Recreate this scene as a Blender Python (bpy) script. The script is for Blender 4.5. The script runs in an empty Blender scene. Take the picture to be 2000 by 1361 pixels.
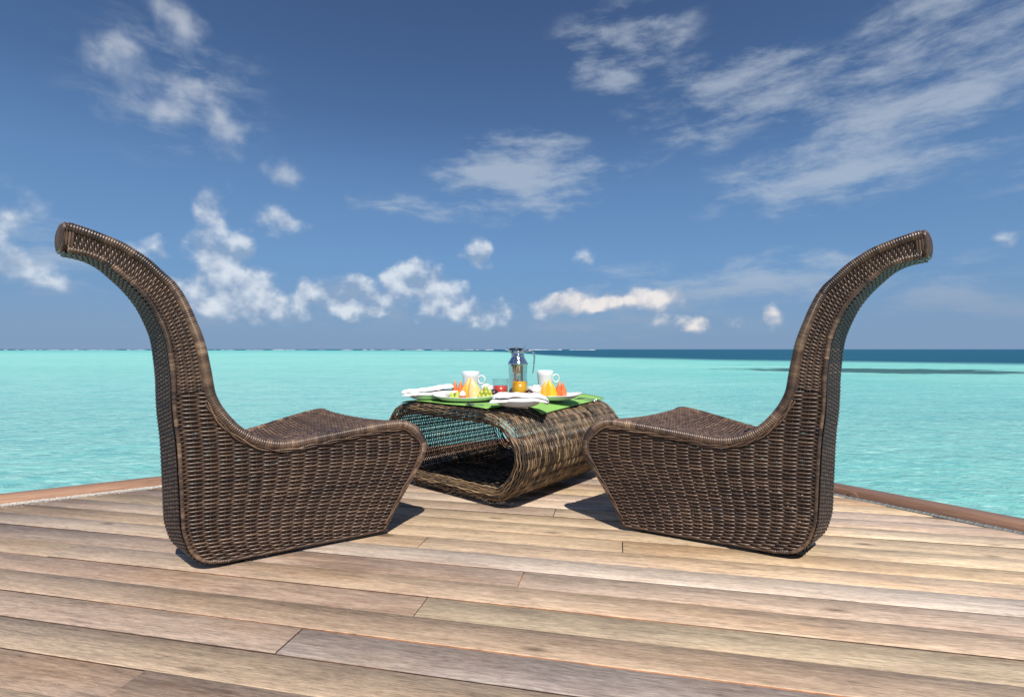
import bpy, bmesh, math, random
import numpy as np
from mathutils import Vector, Matrix, noise as mnoise

random.seed(7); RNG = np.random.default_rng(7)
SC = bpy.context.scene
COL = SC.collection
R = math.radians
PI = math.pi

# ------------------------------------------------------------------ camera
CAM_H = 0.76
FPX = 980.0                       # focal length in pixels of a 2000 px wide frame
cam_d = bpy.data.cameras.new('camera')
cam_d.sensor_width = 36.0
cam_d.lens = 36.0 * FPX / 2000.0
cam_d.shift_y = 0.00075
cam_d.clip_start = 0.05
cam_d.clip_end = 60000.0
cam = bpy.data.objects.new('camera', cam_d)
cam.location = (0, 0, CAM_H)
cam.rotation_euler = (R(90), 0, 0)
COL.objects.link(cam)
SC.camera = cam

# ------------------------------------------------------------------ sun, view
SUN_EL = R(55)
SUN_TO = Vector((0.215, -0.977, 0)).normalized()      # horizontal direction towards the sun
sun_d = bpy.data.lights.new('sun', 'SUN')
sun_d.energy = 4.6
sun_d.angle = R(0.5)
sun_d.color = (1.0, 0.955, 0.88)
sun = bpy.data.objects.new('sun', sun_d)
to_sun = Vector((SUN_TO.x * math.cos(SUN_EL), SUN_TO.y * math.cos(SUN_EL), math.sin(SUN_EL)))
sun.rotation_euler = to_sun.to_track_quat('Z', 'Y').to_euler()
sun.location = (2, -6, 8)
COL.objects.link(sun)
SC.view_settings.view_transform = 'Standard'
SC.view_settings.look = 'None'
SC.view_settings.exposure = 0.22
SC.view_settings.gamma = 1.0
SC.view_settings.use_curve_mapping = False
SC.cycles.use_denoising = True
SC.cycles.max_bounces = 6
SC.cycles.diffuse_bounces = 3
SC.cycles.glossy_bounces = 4
SC.cycles.transmission_bounces = 8
SC.cycles.caustics_reflective = False
SC.cycles.caustics_refractive = False

# ------------------------------------------------------------------ node helper
class NT:
    def __init__(s, tree): s.t = tree
    def n(s, typ, **kw):
        nd = s.t.nodes.new(typ)
        for k, v in kw.items(): setattr(nd, k, v)
        return nd
    def link(s, a, b): s.t.links.new(a, b)
    def put(s, sock, v):
        if isinstance(v, bpy.types.NodeSocket): s.link(v, sock)
        elif v is not None:
            if isinstance(v, (tuple, list)) and len(v) == 3 and sock.type == 'RGBA': v = (*v, 1)
            sock.default_value = v
    def m(s, op, a, b=None, c=None, clamp=False):
        nd = s.n('ShaderNodeMath', operation=op, use_clamp=clamp)
        s.put(nd.inputs[0], a)
        if b is not None: s.put(nd.inputs[1], b)
        if c is not None: s.put(nd.inputs[2], c)
        return nd.outputs[0]
    def vm(s, op, a, b=None, scale=None):
        nd = s.n('ShaderNodeVectorMath', operation=op)
        s.put(nd.inputs[0], a)
        if b is not None: s.put(nd.inputs[1], b)
        if scale is not None: s.put(nd.inputs['Scale'], scale)
        return nd.outputs['Value'] if op in ('LENGTH', 'DOT_PRODUCT', 'DISTANCE') else nd.outputs[0]
    def xyz(s, v):
        nd = s.n('ShaderNodeSeparateXYZ'); s.link(v, nd.inputs[0]); return nd.outputs
    def comb(s, x=0., y=0., z=0.):
        nd = s.n('ShaderNodeCombineXYZ')
        for i, v in enumerate((x, y, z)): s.put(nd.inputs[i], v)
        return nd.outputs[0]
    def noise(s, vec, scale=1., detail=4., rough=.5, dist=0., dims='3D', color=False):
        nd = s.n('ShaderNodeTexNoise', noise_dimensions=dims)
        if vec is not None: s.link(vec, nd.inputs['Vector'])
        s.put(nd.inputs['Scale'], scale); nd.inputs['Detail'].default_value = detail
        nd.inputs['Roughness'].default_value = rough; nd.inputs['Distortion'].default_value = dist
        return nd.outputs['Color'] if color else nd.outputs[0]
    def mapping(s, vec, loc=(0, 0, 0), rot=(0, 0, 0), scale=(1, 1, 1), typ='POINT'):
        nd = s.n('ShaderNodeMapping', vector_type=typ)
        s.link(vec, nd.inputs[0])
        nd.inputs['Location'].default_value = loc
        nd.inputs['Rotation'].default_value = rot
        nd.inputs['Scale'].default_value = scale
        return nd.outputs[0]
    def ramp(s, fac, stops, interp='LINEAR'):
        nd = s.n('ShaderNodeValToRGB'); cr = nd.color_ramp; cr.interpolation = interp
        while len(cr.elements) > 1: cr.elements.remove(cr.elements[-1])
        for i, (p, c) in enumerate(stops):
            e = cr.elements[0] if i == 0 else cr.elements.new(p)
            e.position = p
            e.color = (c, c, c, 1) if isinstance(c, (int, float)) else (*c, 1)
        s.put(nd.inputs[0], fac)
        return nd.outputs[0]
    def smooth(s, v, lo, hi):
        nd = s.n('ShaderNodeMapRange', interpolation_type='SMOOTHSTEP')
        s.put(nd.inputs['Value'], v); s.put(nd.inputs['From Min'], lo); s.put(nd.inputs['From Max'], hi)
        return nd.outputs[0]
    def mix(s, f, a, b, blend='MIX'):
        nd = s.n('ShaderNodeMix', data_type='RGBA', blend_type=blend)
        s.put(nd.inputs[0], f); s.put(nd.inputs[6], a); s.put(nd.inputs[7], b)
        return nd.outputs[2]

def mat(name):
    m = bpy.data.materials.new(name); m.use_nodes = True
    nt = NT(m.node_tree)
    b = m.node_tree.nodes['Principled BSDF']
    return m, nt, b

def simple(name, col, rough=.5, metal=0., vary=.12, scale=30., spec=.5, sss=0., bump=0.):
    m, nt, b = mat(name)
    tc = nt.n('ShaderNodeTexCoord')
    n = nt.noise(tc.outputs['Object'], scale, 3)
    f = nt.m('MULTIPLY_ADD', n, 2 * vary, 1 - vary)
    nt.put(b.inputs['Base Color'], nt.mix(1.0, (*col, 1), nt.comb(f, f, f), 'MULTIPLY'))
    b.inputs['Roughness'].default_value = rough
    b.inputs['Metallic'].default_value = metal
    b.inputs['Specular IOR Level'].default_value = spec
    if sss:
        b.inputs['Subsurface Weight'].default_value = sss
        b.inputs['Subsurface Radius'].default_value = (.01, .006, .003)
        b.inputs['Subsurface Scale'].default_value = 1.0
    if bump:
        bn = nt.n('ShaderNodeBump'); bn.inputs['Strength'].default_value = bump; bn.inputs['Distance'].default_value = .002
        nt.link(n, bn.inputs['Height']); nt.link(bn.outputs[0], b.inputs['Normal'])
    return m

# ------------------------------------------------------------------ sky with clouds
def px_dir(x, y):
    az = math.atan((x - 1000) / FPX)
    el = math.atan((682 - y) / FPX * math.cos(az))
    return math.degrees(az), math.degrees(el)

def build_world():
    w = bpy.data.worlds.new('World'); SC.world = w; w.use_nodes = True
    w.cycles.sampling_method = 'MANUAL'; w.cycles.sample_map_resolution = 256
    nt = NT(w.node_tree)
    bg = w.node_tree.nodes['Background']
    SKY_S = 0.1
    sky = nt.n('ShaderNodeTexSky', sky_type='NISHITA')
    sky.sun_disc = False
    sky.sun_elevation = SUN_EL
    sky.sun_rotation = math.atan2(SUN_TO.x, SUN_TO.y)
    sky.altitude = 0; sky.air_density = 1.0; sky.dust_density = 0.3; sky.ozone_density = 3.0
    tc = nt.n('ShaderNodeTexCoord')
    x, y, z = nt.xyz(tc.outputs['Generated'])
    az = nt.m('MULTIPLY', nt.m('ARCTAN2', x, y), 180 / PI)
    el = nt.m('MULTIPLY', nt.m('ARCSINE', z), 180 / PI)
    P = nt.comb(az, el, 0.)
    n2 = lambda v, sc, det, ro=.5, color=False: nt.noise(v, sc, det, ro, 0., '2D', color)
    # seen through a polariser: deeper blue, and bluish sea haze instead of white at the horizon
    lum = nt.ramp(nt.m('DIVIDE', el, 90., clamp=True), [(0, (.42, .56, .70)), (.10, (.50, .64, .78)), (.22, (.56, .70, .83)), (.42, (.50, .57, .69)), (1, (.5, .6, .70))])
    base = nt.vm('SCALE', nt.mix(1.0, sky.outputs[0], lum, 'MULTIPLY'), scale=SKY_S)
    base = nt.mix(nt.ramp(nt.m('DIVIDE', el, 24., clamp=True), [(0, .92), (.2, .78), (.5, .42), (1, 0)], 'EASE'), base, nt.mix(nt.smooth(el, .0, 9.), (.185, .285, .450, 1), (.135, .265, .475, 1)))
    def blobs(lst, vec):
        acc = None
        for (cx, cy, ax, ay, rot, wt) in lst:
            u, v = px_dir(cx, cy)
            u1, _ = px_dir(cx + ax, cy); u0, _ = px_dir(cx - ax, cy)
            _, v1 = px_dir(cx, cy - ay); _, v0 = px_dir(cx, cy + ay)
            a_, b_ = abs(u1 - u0) / 2, abs(v1 - v0) / 2
            if rot == 0:
                nd = nt.n('ShaderNodeVectorMath', operation='MULTIPLY_ADD'); nt.link(vec, nd.inputs[0])
                nd.inputs[1].default_value = (1 / a_, 1 / b_, 0); nd.inputs[2].default_value = (-u / a_, -v / b_, 0)
                mp = nd.outputs[0]
            else:
                c, s_ = math.cos(R(rot)), math.sin(R(rot)); v1_ = nt.vm('SUBTRACT', vec, (u, v, 0))
                mp = nt.comb(nt.vm('DOT_PRODUCT', v1_, (c / a_, s_ / a_, 0)), nt.vm('DOT_PRODUCT', v1_, (-s_ / b_, c / b_, 0)), 0.)
            k = nt.m('MULTIPLY_ADD', nt.vm('LENGTH', mp), -wt, wt)
            acc = k if acc is None else nt.m('MAXIMUM', acc, k)
        return acc
    wob = n2(P, .17, 2, .55, True)
    wobv = nt.vm('MULTIPLY', nt.vm('SUBTRACT', wob, (.5, .5, .5)), (3.2, 2.4, 0.))
    Pw = nt.vm('ADD', P, wobv)
    cum = [(262, 150, 125, 130, 0, 1.15), (345, 45, 80, 130, 20, 1.0), (425, 225, 90, 130, -15, 1.15), (345, 195, 150, 95, 20, .9),
           (503, 112, 60, 58, 0, .45), (552, 345, 52, 56, 0, .9), (433, 415, 62, 66, 0, .85),
           (552, 432, 100, 56, 0, .66), (425, 510, 90, 88, 0, 1.25), (400, 560, 90, 75, 0, 1.0), (465, 590, 165, 58, 0, 1.4), (495, 545, 65, 60, 0, 1.0),
           (600, 582, 70, 50, 0, 1.15), (680, 584, 120, 54, 0, 1.4), (792, 556, 72, 66, 0, 1.25), (850, 574, 75, 76, 0, 1.3), (932, 498, 44, 50, -20, 1.0),
           (1075, 596, 130, 32, 0, 1.15), (1170, 598, 70, 20, 0, .9), (1280, 588, 84, 28, 0, 1.25), (945, 612, 120, 36, 0, .8), (1340, 630, 140, 28, 0, .6),
           (25, 430, 110, 110, 0, .42), (80, 520, 230, 70, 0, .45), (300, 490, 90, 76, 0, .45), (1135, 512, 54, 44, 0, .5), (1500, 612, 42, 40, 0, .6),
           (1985, 478, 56, 36, 0, .65)]
    mc = blobs(cum, Pw)
    # the same kind of clouds go on round the rest of the horizon
    out = nt.smooth(nt.m('ABSOLUTE', az), 50., 62.)
    big = n2(P, .07, 1)
    gen = nt.m('MULTIPLY', nt.m('MULTIPLY_ADD', big, 5., -2.6), nt.m('MULTIPLY', out, nt.m('SUBTRACT', 1.0, nt.smooth(el, 8., 34.))))
    mc = nt.m('MAXIMUM', mc, gen)
    Pc = nt.vm('ADD', nt.vm('MULTIPLY', P, (1., 1.15, 1.)), nt.vm('SCALE', wobv, scale=.12))
    n0 = n2(Pc, .26, 5, .52); n1 = n2(nt.vm('ADD', Pc, (-.2, 1.5, 0.)), .26, 3, .5)
    dens = nt.m('ADD', mc, nt.m('MULTIPLY_ADD', n0, 1.9, -1.02))
    hi = nt.smooth(el, 9., 20.)
    a_c = nt.m('MULTIPLY', nt.smooth(dens, .10, nt.m('MULTIPLY_ADD', hi, .6, .70)), nt.smooth(mc, .0, .30))
    lit = nt.m('MULTIPLY_ADD', nt.m('SUBTRACT', n0, n1), 3.0, .48, clamp=True)
    lit = nt.m('MULTIPLY', lit, nt.m('MULTIPLY_ADD', nt.smooth(dens, .1, .8), .4, .6))
    ccol = nt.mix(lit, (.235, .33, .48, 1), (.64, .69, .75, 1))
    ccol = nt.mix(hi, ccol, nt.mix(lit, (.27, .34, .46, 1), (.52, .56, .62, 1)))
    warm = nt.m('MULTIPLY', nt.smooth(az, 1., 6.), nt.m('SUBTRACT', 1.0, nt.smooth(el, 5.5, 8.)))
    ccol = nt.mix(nt.m('MULTIPLY', warm, .7), ccol, nt.mix(lit, (.40, .44, .52, 1), (.88, .78, .70, 1)))
    a_c = nt.m('MULTIPLY', a_c, nt.m('MULTIPLY_ADD', hi, -.22, .86))
    cir = [(1010, 348, 205, 108, 0, 1.7), (465, 600, 240, 60, 0, .9), (760, 600, 260, 60, 0, .9), (80, 500, 300, 110, 0, .8), (350, 180, 260, 200, 0, .5), (1220, 78, 190, 95, 0, .8), (1190, 145, 120, 75, -10, .7), (1850, 100, 520, 210, 22, 1.05),
           (1740, 255, 520, 150, 14, 1.25), (1640, 345, 340, 46, 5, 1.7), (1530, 175, 360, 110, -14, 1.0), (1330, 240, 220, 75, -20, .6),
           (1440, 555, 520, 70, 0, 1.1), (1880, 592, 360, 46, 0, 1.15), (1930, 545, 280, 42, 0, .7), (1220, 622, 380, 58, 0, .9),
           (800, 405, 320, 28, -4, .55), (1250, 320, 110, 32, 10, .5), (1980, 340, 200, 34, 10, .8)]
    mk = blobs(cir, nt.vm('ADD', P, nt.vm('SCALE', wobv, scale=.7)))
    mk = nt.m('MAXIMUM', mk, nt.m('MULTIPLY', nt.m('MULTIPLY_ADD', n2(P, .05, 1), 4., -2.), out))
    Pr = nt.mapping(nt.vm('ADD', P, nt.vm('SCALE', wobv, scale=.35)), (0, 0, 0), (0, 0, R(-16)), (.12, .40, 1))
    s1 = n2(Pr, 1., 8, .64)
    a_k = nt.m('MULTIPLY', nt.smooth(nt.m('ADD', nt.m('MULTIPLY', mk, .75), nt.m('MULTIPLY_ADD', s1, 2.6, -1.38)), -.05, 1.1), nt.smooth(mk, 0., .4))
    a_k = nt.m('MULTIPLY', a_k, .58)
    colk = nt.mix(a_k, base, nt.mix(nt.smooth(el, 3., 9.), (.27, .34, .46, 1), (.45, .51, .58, 1)))
    final = nt.mix(a_c, colk, ccol)
    nt.link(nt.vm('SCALE', final, scale=1.0 / SKY_S), bg.inputs['Color'])
    bg.inputs['Strength'].default_value = SKY_S
build_world()

# ------------------------------------------------------------------ mesh helpers
class MB:
    """collects vertices, faces and a per-vertex tone; build() links ONE mesh object"""
    def __init__(s): s.v = []; s.q = []; s.tone = []; s.n = 0
    def add(s, verts, faces, tone=0.5):
        verts = np.asarray(verts, float).reshape(-1, 3)
        s.v.append(verts)
        for f in faces: s.q.append(tuple(int(i) + s.n for i in f))
        s.tone.append(np.full(len(verts), tone) if np.isscalar(tone) else np.asarray(tone, float))
        s.n += len(verts)
    def addq(s, verts, quads, tone):
        verts = np.asarray(verts, float).reshape(-1, 3)
        s.v.append(verts); s.q.append(np.asarray(quads, np.int64) + s.n)
        s.tone.append(np.full(len(verts), tone) if np.isscalar(tone) else np.asarray(tone, float))
        s.n += len(verts)
    def mesh(s, name, material, smooth=True):
        me = bpy.data.meshes.new(name)
        V = np.concatenate(s.v)
        arrays = [q for q in s.q if isinstance(q, np.ndarray)]
        polys = [q for q in s.q if not isinstance(q, np.ndarray)]
        loops = []; starts = []; tot = 0
        if arrays:
            Q = np.concatenate(arrays); loops.append(Q.ravel()); starts.append(np.arange(len(Q)) * 4); tot = Q.size
        if polys:
            lens = np.array([len(p) for p in polys]); loops.append(np.concatenate([np.array(p) for p in polys]))
            starts.append(tot + np.concatenate([[0], np.cumsum(lens)[:-1]])); tot += int(lens.sum())
        L = np.concatenate(loops).astype(np.int32); S = np.concatenate(starts).astype(np.int32)
        me.vertices.add(len(V)); me.vertices.foreach_set('co', V.astype(np.float32).ravel())
        me.loops.add(len(L)); me.loops.foreach_set('vertex_index', L)
        me.polygons.add(len(S)); me.polygons.foreach_set('loop_start', S)
        me.update(calc_edges=True); me.validate()
        if len(S) < 6000:
            bm = bmesh.new(); bm.from_mesh(me); bmesh.ops.recalc_face_normals(bm, faces=bm.faces); bm.to_mesh(me); bm.free()
        at = me.attributes.new('tone', 'FLOAT', 'POINT')
        at.data.foreach_set('value', np.concatenate(s.tone).astype(np.float32))
        if smooth: me.polygons.foreach_set('use_smooth', np.ones(len(me.polygons), bool))
        me.materials.append(material)
        return me
    def build(s, name, material, parent=None, smooth=True):
        return link(name, s.mesh(name, material, smooth), parent)

def link(name, me, parent=None):
    o = bpy.data.objects.new(name, me); COL.objects.link(o)
    if parent is not None: o.parent = parent
    return o

def tag(o, label=None, cat=None, group=None, kind=None):
    if label: o['label'] = label
    if cat: o['category'] = cat
    if group: o['group'] = group
    if kind: o['kind'] = kind
    return o

def empty(name, loc=(0, 0, 0), rz=0.):
    o = bpy.data.objects.new(name, None); o.location = loc; o.rotation_euler = (0, 0, rz)
    o.empty_display_size = .1; COL.objects.link(o); return o

def tube_arrays(P, rad, N, sides=5, closed=False, flat=1.0):
    """P (n,3) path, N (n,3) reference normals; returns verts and quads"""
    P = np.asarray(P, float); n = len(P)
    if closed: T = np.roll(P, -1, 0) - np.roll(P, 1, 0)
    else: T = np.gradient(P, axis=0)
    T /= np.linalg.norm(T, axis=1, keepdims=True) + 1e-12
    N = np.broadcast_to(np.asarray(N, float), P.shape)
    B = np.cross(T, N); B /= np.linalg.norm(B, axis=1, keepdims=True) + 1e-12
    M = np.cross(B, T)
    rad = np.broadcast_to(np.asarray(rad, float), (n,))
    a = np.arange(sides) * 2 * PI / sides
    V = P[:, None, :] + rad[:, None, None] * (np.cos(a)[None, :, None] * M[:, None, :] * flat + np.sin(a)[None, :, None] * B[:, None, :])
    i = np.arange(n if closed else n - 1); j = (i + 1) % n
    k = np.arange(sides); k2 = (k + 1) % sides
    q = np.stack([(i[:, None] * sides + k[None]), (j[:, None] * sides + k[None]), (j[:, None] * sides + k2[None]), (i[:, None] * sides + k2[None])], -1).reshape(-1, 4)
    return V.reshape(-1, 3), q

def tube(mb, P, rad, N, sides=5, tone=.5, closed=False, caps=False, flat=1.0):
    V, q = tube_arrays(P, rad, N, sides, closed, flat)
    n = len(P)
    if not np.isscalar(tone): tone = np.repeat(np.asarray(tone, float), sides)
    base = mb.n
    mb.addq(V, q, tone)
    if caps and not closed:
        mb.q.append(tuple(base + k for k in range(sides)))
        mb.q.append(tuple(base + (n - 1) * sides + k for k in reversed(range(sides))))

def lathe(mb, prof, seg=32, tone=.5, center=(0, 0, 0), close_bottom=False, close_top=False, sx=1., sy=1.):
    prof = np.asarray(prof, float); n = len(prof)
    a = np.arange(seg) * 2 * PI / seg
    V = np.stack([prof[:, 0:1] * np.cos(a)[None] * sx + center[0], prof[:, 0:1] * np.sin(a)[None] * sy + center[1], np.repeat(prof[:, 1:2], seg, 1) + center[2]], -1).reshape(-1, 3)
    i = np.arange(n - 1); k = np.arange(seg); k2 = (k + 1) % seg
    q = np.stack([i[:, None] * seg + k, i[:, None] * seg + k2, (i[:, None] + 1) * seg + k2, (i[:, None] + 1) * seg + k], -1).reshape(-1, 4)
    base = mb.n
    mb.addq(V, q, tone)
    if close_bottom: mb.q.append(tuple(base + k for k in reversed(range(seg))))
    if close_top: mb.q.append(tuple(base + (n - 1) * seg + k for k in range(seg)))

def box(mb, lo, hi, tone=.5):
    x0, y0, z0 = lo; x1, y1, z1 = hi
    mb.add([(x0, y0, z0), (x1, y0, z0), (x1, y1, z0), (x0, y1, z0), (x0, y0, z1), (x1, y0, z1), (x1, y1, z1), (x0, y1, z1)],
           [(3, 2, 1, 0), (4, 5, 6, 7), (0, 1, 5, 4), (1, 2, 6, 5), (2, 3, 7, 6), (3, 0, 4, 7)], tone)

def spline(pts, n, closed=False):
    """Catmull-Rom through pts, then n points evenly spaced by length"""
    P = np.asarray(pts, float); m = len(P); out = []
    segs = m if closed else m - 1
    for i in range(segs):
        if closed: p0, p1, p2, p3 = P[(i - 1) % m], P[i], P[(i + 1) % m], P[(i + 2) % m]
        else: p0, p1, p2, p3 = P[max(i - 1, 0)], P[i], P[i + 1], P[min(i + 2, m - 1)]
        # centripetal form keeps uneven spacing free of loops
        t0 = 0.; t1 = t0 + max(np.linalg.norm(p1 - p0), 1e-9) ** .5 if i or closed else -1
        t = np.linspace(0, 1, 24, endpoint=False)[:, None]
        d1 = np.linalg.norm(p2 - p1)
        ta = (p2 - p0) / max(np.linalg.norm(p2 - p1) + np.linalg.norm(p1 - p0), 1e-9) * d1
        tb = (p3 - p1) / max(np.linalg.norm(p3 - p2) + np.linalg.norm(p2 - p1), 1e-9) * d1
        out.append((2 * t**3 - 3 * t**2 + 1) * p1 + (t**3 - 2 * t**2 + t) * ta + (-2 * t**3 + 3 * t**2) * p2 + (t**3 - t**2) * tb)
    C = np.concatenate(out)
    C = np.vstack([C, P[0] if closed else P[-1]])
    L = np.concatenate([[0], np.cumsum(np.linalg.norm(np.diff(C, axis=0), axis=1))])
    s = np.linspace(0, L[-1], n, endpoint=not closed)
    return np.stack([np.interp(s, L, C[:, k]) for k in range(C.shape[1])], 1), L[-1]

def strand_tones(n, step, mean=.5, lo=.12, hi=.45, sd=.10):
    """a strand is dyed in stretches: piecewise tone along its length"""
    out = np.empty(n); i = 0
    while i < n:
        k = max(2, int(RNG.uniform(lo, hi) / step))
        out[i:i + k] = np.clip(RNG.normal(mean, sd), 0, 1); i += k
    return out

# ------------------------------------------------------------------ materials
def wicker_mat(name, stops, rough=.36, spec=.5):
    m, nt, b = mat(name)
    at = nt.n('ShaderNodeAttribute', attribute_name='tone')
    tc = nt.n('ShaderNodeTexCoord')
    n = nt.noise(tc.outputs['Object'], 60., 3, .6)
    big = nt.noise(tc.outputs['Object'], 5., 2, .5)
    f = nt.m('ADD', nt.m('MULTIPLY', at.outputs['Fac'], .8), nt.m('ADD', nt.m('MULTIPLY', nt.m('SUBTRACT', n, .5), .35), nt.m('MULTIPLY_ADD', nt.m('SUBTRACT', big, .5), .35, .13)))
    nt.link(nt.ramp(f, stops), b.inputs['Base Color'])
    nt.put(b.inputs['Roughness'], nt.m('MULTIPLY_ADD', n, .3, rough - .12))
    b.inputs['Specular IOR Level'].default_value = spec
    return m
M_CHAIR = wicker_mat('chair_wicker', [(0, (.018, .014, .015)), (.25, (.036, .023, .018)), (.5, (.090, .054, .036)), (.75, (.19, .118, .074)), (1, (.36, .24, .155))], .30)
M_TABLE = wicker_mat('table_wicker', [(0, (.012, .011, .012)), (.28, (.045, .032, .022)), (.52, (.105, .067, .038)), (.78, (.235, .155, .086)), (1, (.42, .29, .17))], .36)
M_FOOT = simple('foot_rubber', (.012, .012, .012), .7)

def wood_mat():
    m, nt, b = mat('deck_wood')
    tc = nt.n('ShaderNodeTexCoord'); oi = nt.n('ShaderNodeObjectInfo')
    rnd = oi.outputs['Random']
    off = nt.comb(nt.m('MULTIPLY', rnd, 37.), nt.m('MULTIPLY', rnd, 91.), nt.m('MULTIPLY', rnd, 53.))
    p = nt.vm('ADD', tc.outputs['Object'], off)
    warp = nt.noise(nt.vm('MULTIPLY', p, (1.6, 7., 1.)), 1., 3, color=True)
    pw = nt.vm('ADD', p, nt.vm('SCALE', nt.vm('SUBTRACT', warp, (.5, .5, .5)), scale=.030))
    g1 = nt.noise(nt.vm('MULTIPLY', pw, (3.6, 55., 4.)), 1., 6, .66)
    g2 = nt.noise(nt.vm('MULTIPLY', pw, (12., 150., 8.)), 1., 5, .68)
    bl = nt.noise(nt.vm('MULTIPLY', p, (2.0, 6.5, 2.)), 1., 5, .6)
    bl2 = nt.noise(nt.vm('MULTIPLY', p, (1.1, 4., 2.)), 1., 3, .5)
    fib = nt.noise(nt.vm('MULTIPLY', pw, (32., 300., 8.)), 1., 3, .65)
    v = nt.m('ADD', nt.m('MULTIPLY', nt.m('SUBTRACT', g1, .5), .85), nt.m('ADD', nt.m('MULTIPLY', nt.m('SUBTRACT', g2, .5), .85), nt.m('MULTIPLY', nt.m('SUBTRACT', fib, .5), 1.1)))
    f = nt.m('MULTIPLY_ADD', v, 1.35, 1.0)
    col = nt.mix(1.0, oi.outputs['Color'], nt.comb(f, f, f), 'MULTIPLY')
    # silvered and warm stretches within one board
    col = nt.mix(nt.m('MULTIPLY', nt.smooth(bl, .45, .68), .8), col, nt.mix(1.0, col, (.80, .78, .80, 1), 'MULTIPLY'))
    col = nt.mix(nt.m('MULTIPLY', nt.smooth(bl2, .5, .75), .6), col, nt.mix(1.0, col, (1.05, .90, .74, 1), 'MULTIPLY'))
    # dark heart streaks and small knots
    dk = nt.smooth(nt.noise(nt.vm('MULTIPLY', pw, (1.1, 9., 2.)), 1., 4, .6), .57, .74)
    col = nt.mix(nt.m('MULTIPLY', dk, .62), col, nt.mix(1.0, col, (.46, .38, .36, 1), 'MULTIPLY'))
    vo = nt.n('ShaderNodeTexVoronoi'); vo.inputs['Scale'].default_value = 1.0
    nt.link(nt.vm('MULTIPLY', pw, (3.2, 10., 1.)), vo.inputs['Vector'])
    kd = nt.m('ADD', vo.outputs['Distance'], nt.m('MULTIPLY', nt.m('SUBTRACT', bl, .5), .25))
    kn = nt.m('MULTIPLY', nt.m('SUBTRACT', 1.0, nt.smooth(kd, .01, .17)), nt.m('GREATER_THAN', nt.xyz(vo.outputs['Color'])[1], .62))
    col = nt.mix(nt.m('MULTIPLY', kn, .7), col, (.06, .035, .025, 1))
    # grains of white sand
    vs = nt.n('ShaderNodeTexVoronoi'); vs.inputs['Scale'].default_value = 75.
    nt.link(p, vs.inputs['Vector'])
    wsel = nt.xyz(vs.outputs['Color'])[0]
    sp = nt.m('MULTIPLY', nt.m('LESS_THAN', vs.outputs['Distance'], .10), nt.m('GREATER_THAN', wsel, .90))
    col = nt.mix(nt.m('MULTIPLY', sp, .8), col, (.75, .72, .66, 1))
    # sawn sides kept their orange
    geo = nt.n('ShaderNodeNewGeometry')
    nz = nt.m('ABSOLUTE', nt.xyz(geo.outputs['True Normal'])[2])
    side = nt.m('SUBTRACT', 1.0, nt.smooth(nz, .25, .7))
    sc = nt.mix(1.0, nt.mix(nt.smooth(nt.noise(nt.vm('MULTIPLY', p, (1.3, 3., 1.)), 1., 2), .42, .62), (.07, .042, .032, 1), (.34, .145, .06, 1)), nt.comb(f, f, f), 'MULTIPLY')
    col = nt.mix(side, col, sc)
    nt.link(col, b.inputs['Base Color'])
    nt.put(b.inputs['Roughness'], nt.m('MULTIPLY_ADD', g1, .25, .5))
    b.inputs['Specular IOR Level'].default_value = .35
    bn = nt.n('ShaderNodeBump'); bn.inputs['Strength'].default_value = .55; bn.inputs['Distance'].default_value = .0025
    nt.link(nt.m('ADD', nt.m('MULTIPLY', g2, .6), nt.m('ADD', nt.m('MULTIPLY', g1, .6), nt.m('MULTIPLY', sp, .5))), bn.inputs['Height'])
    nt.link(bn.outputs[0], b.inputs['Normal'])
    return m
M_WOOD = wood_mat()

def beam_mat(name, col):
    m, nt, b = mat(name)
    tc = nt.n('ShaderNodeTexCoord')
    g = nt.noise(nt.vm('MULTIPLY', tc.outputs['Object'], (2., 42., 42.)), 1., 5, .6)
    g2 = nt.noise(nt.vm('MULTIPLY', tc.outputs['Object'], (14., 240., 240.)), 1., 3, .6)
    f = nt.m('ADD', nt.m('MULTIPLY', g, 1.9), nt.m('MULTIPLY_ADD', g2, 1.1, -.5))
    nt.link(nt.mix(1.0, (*col, 1), nt.comb(f, f, f), 'MULTIPLY'), b.inputs['Base Color'])
    b.inputs['Roughness'].default_value = .6
    bn = nt.n('ShaderNodeBump'); bn.inputs['Strength'].default_value = .4; bn.inputs['Distance'].default_value = .003
    nt.link(g2, bn.inputs['Height']); nt.link(bn.outputs[0], b.inputs['Normal'])
    return m

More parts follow.
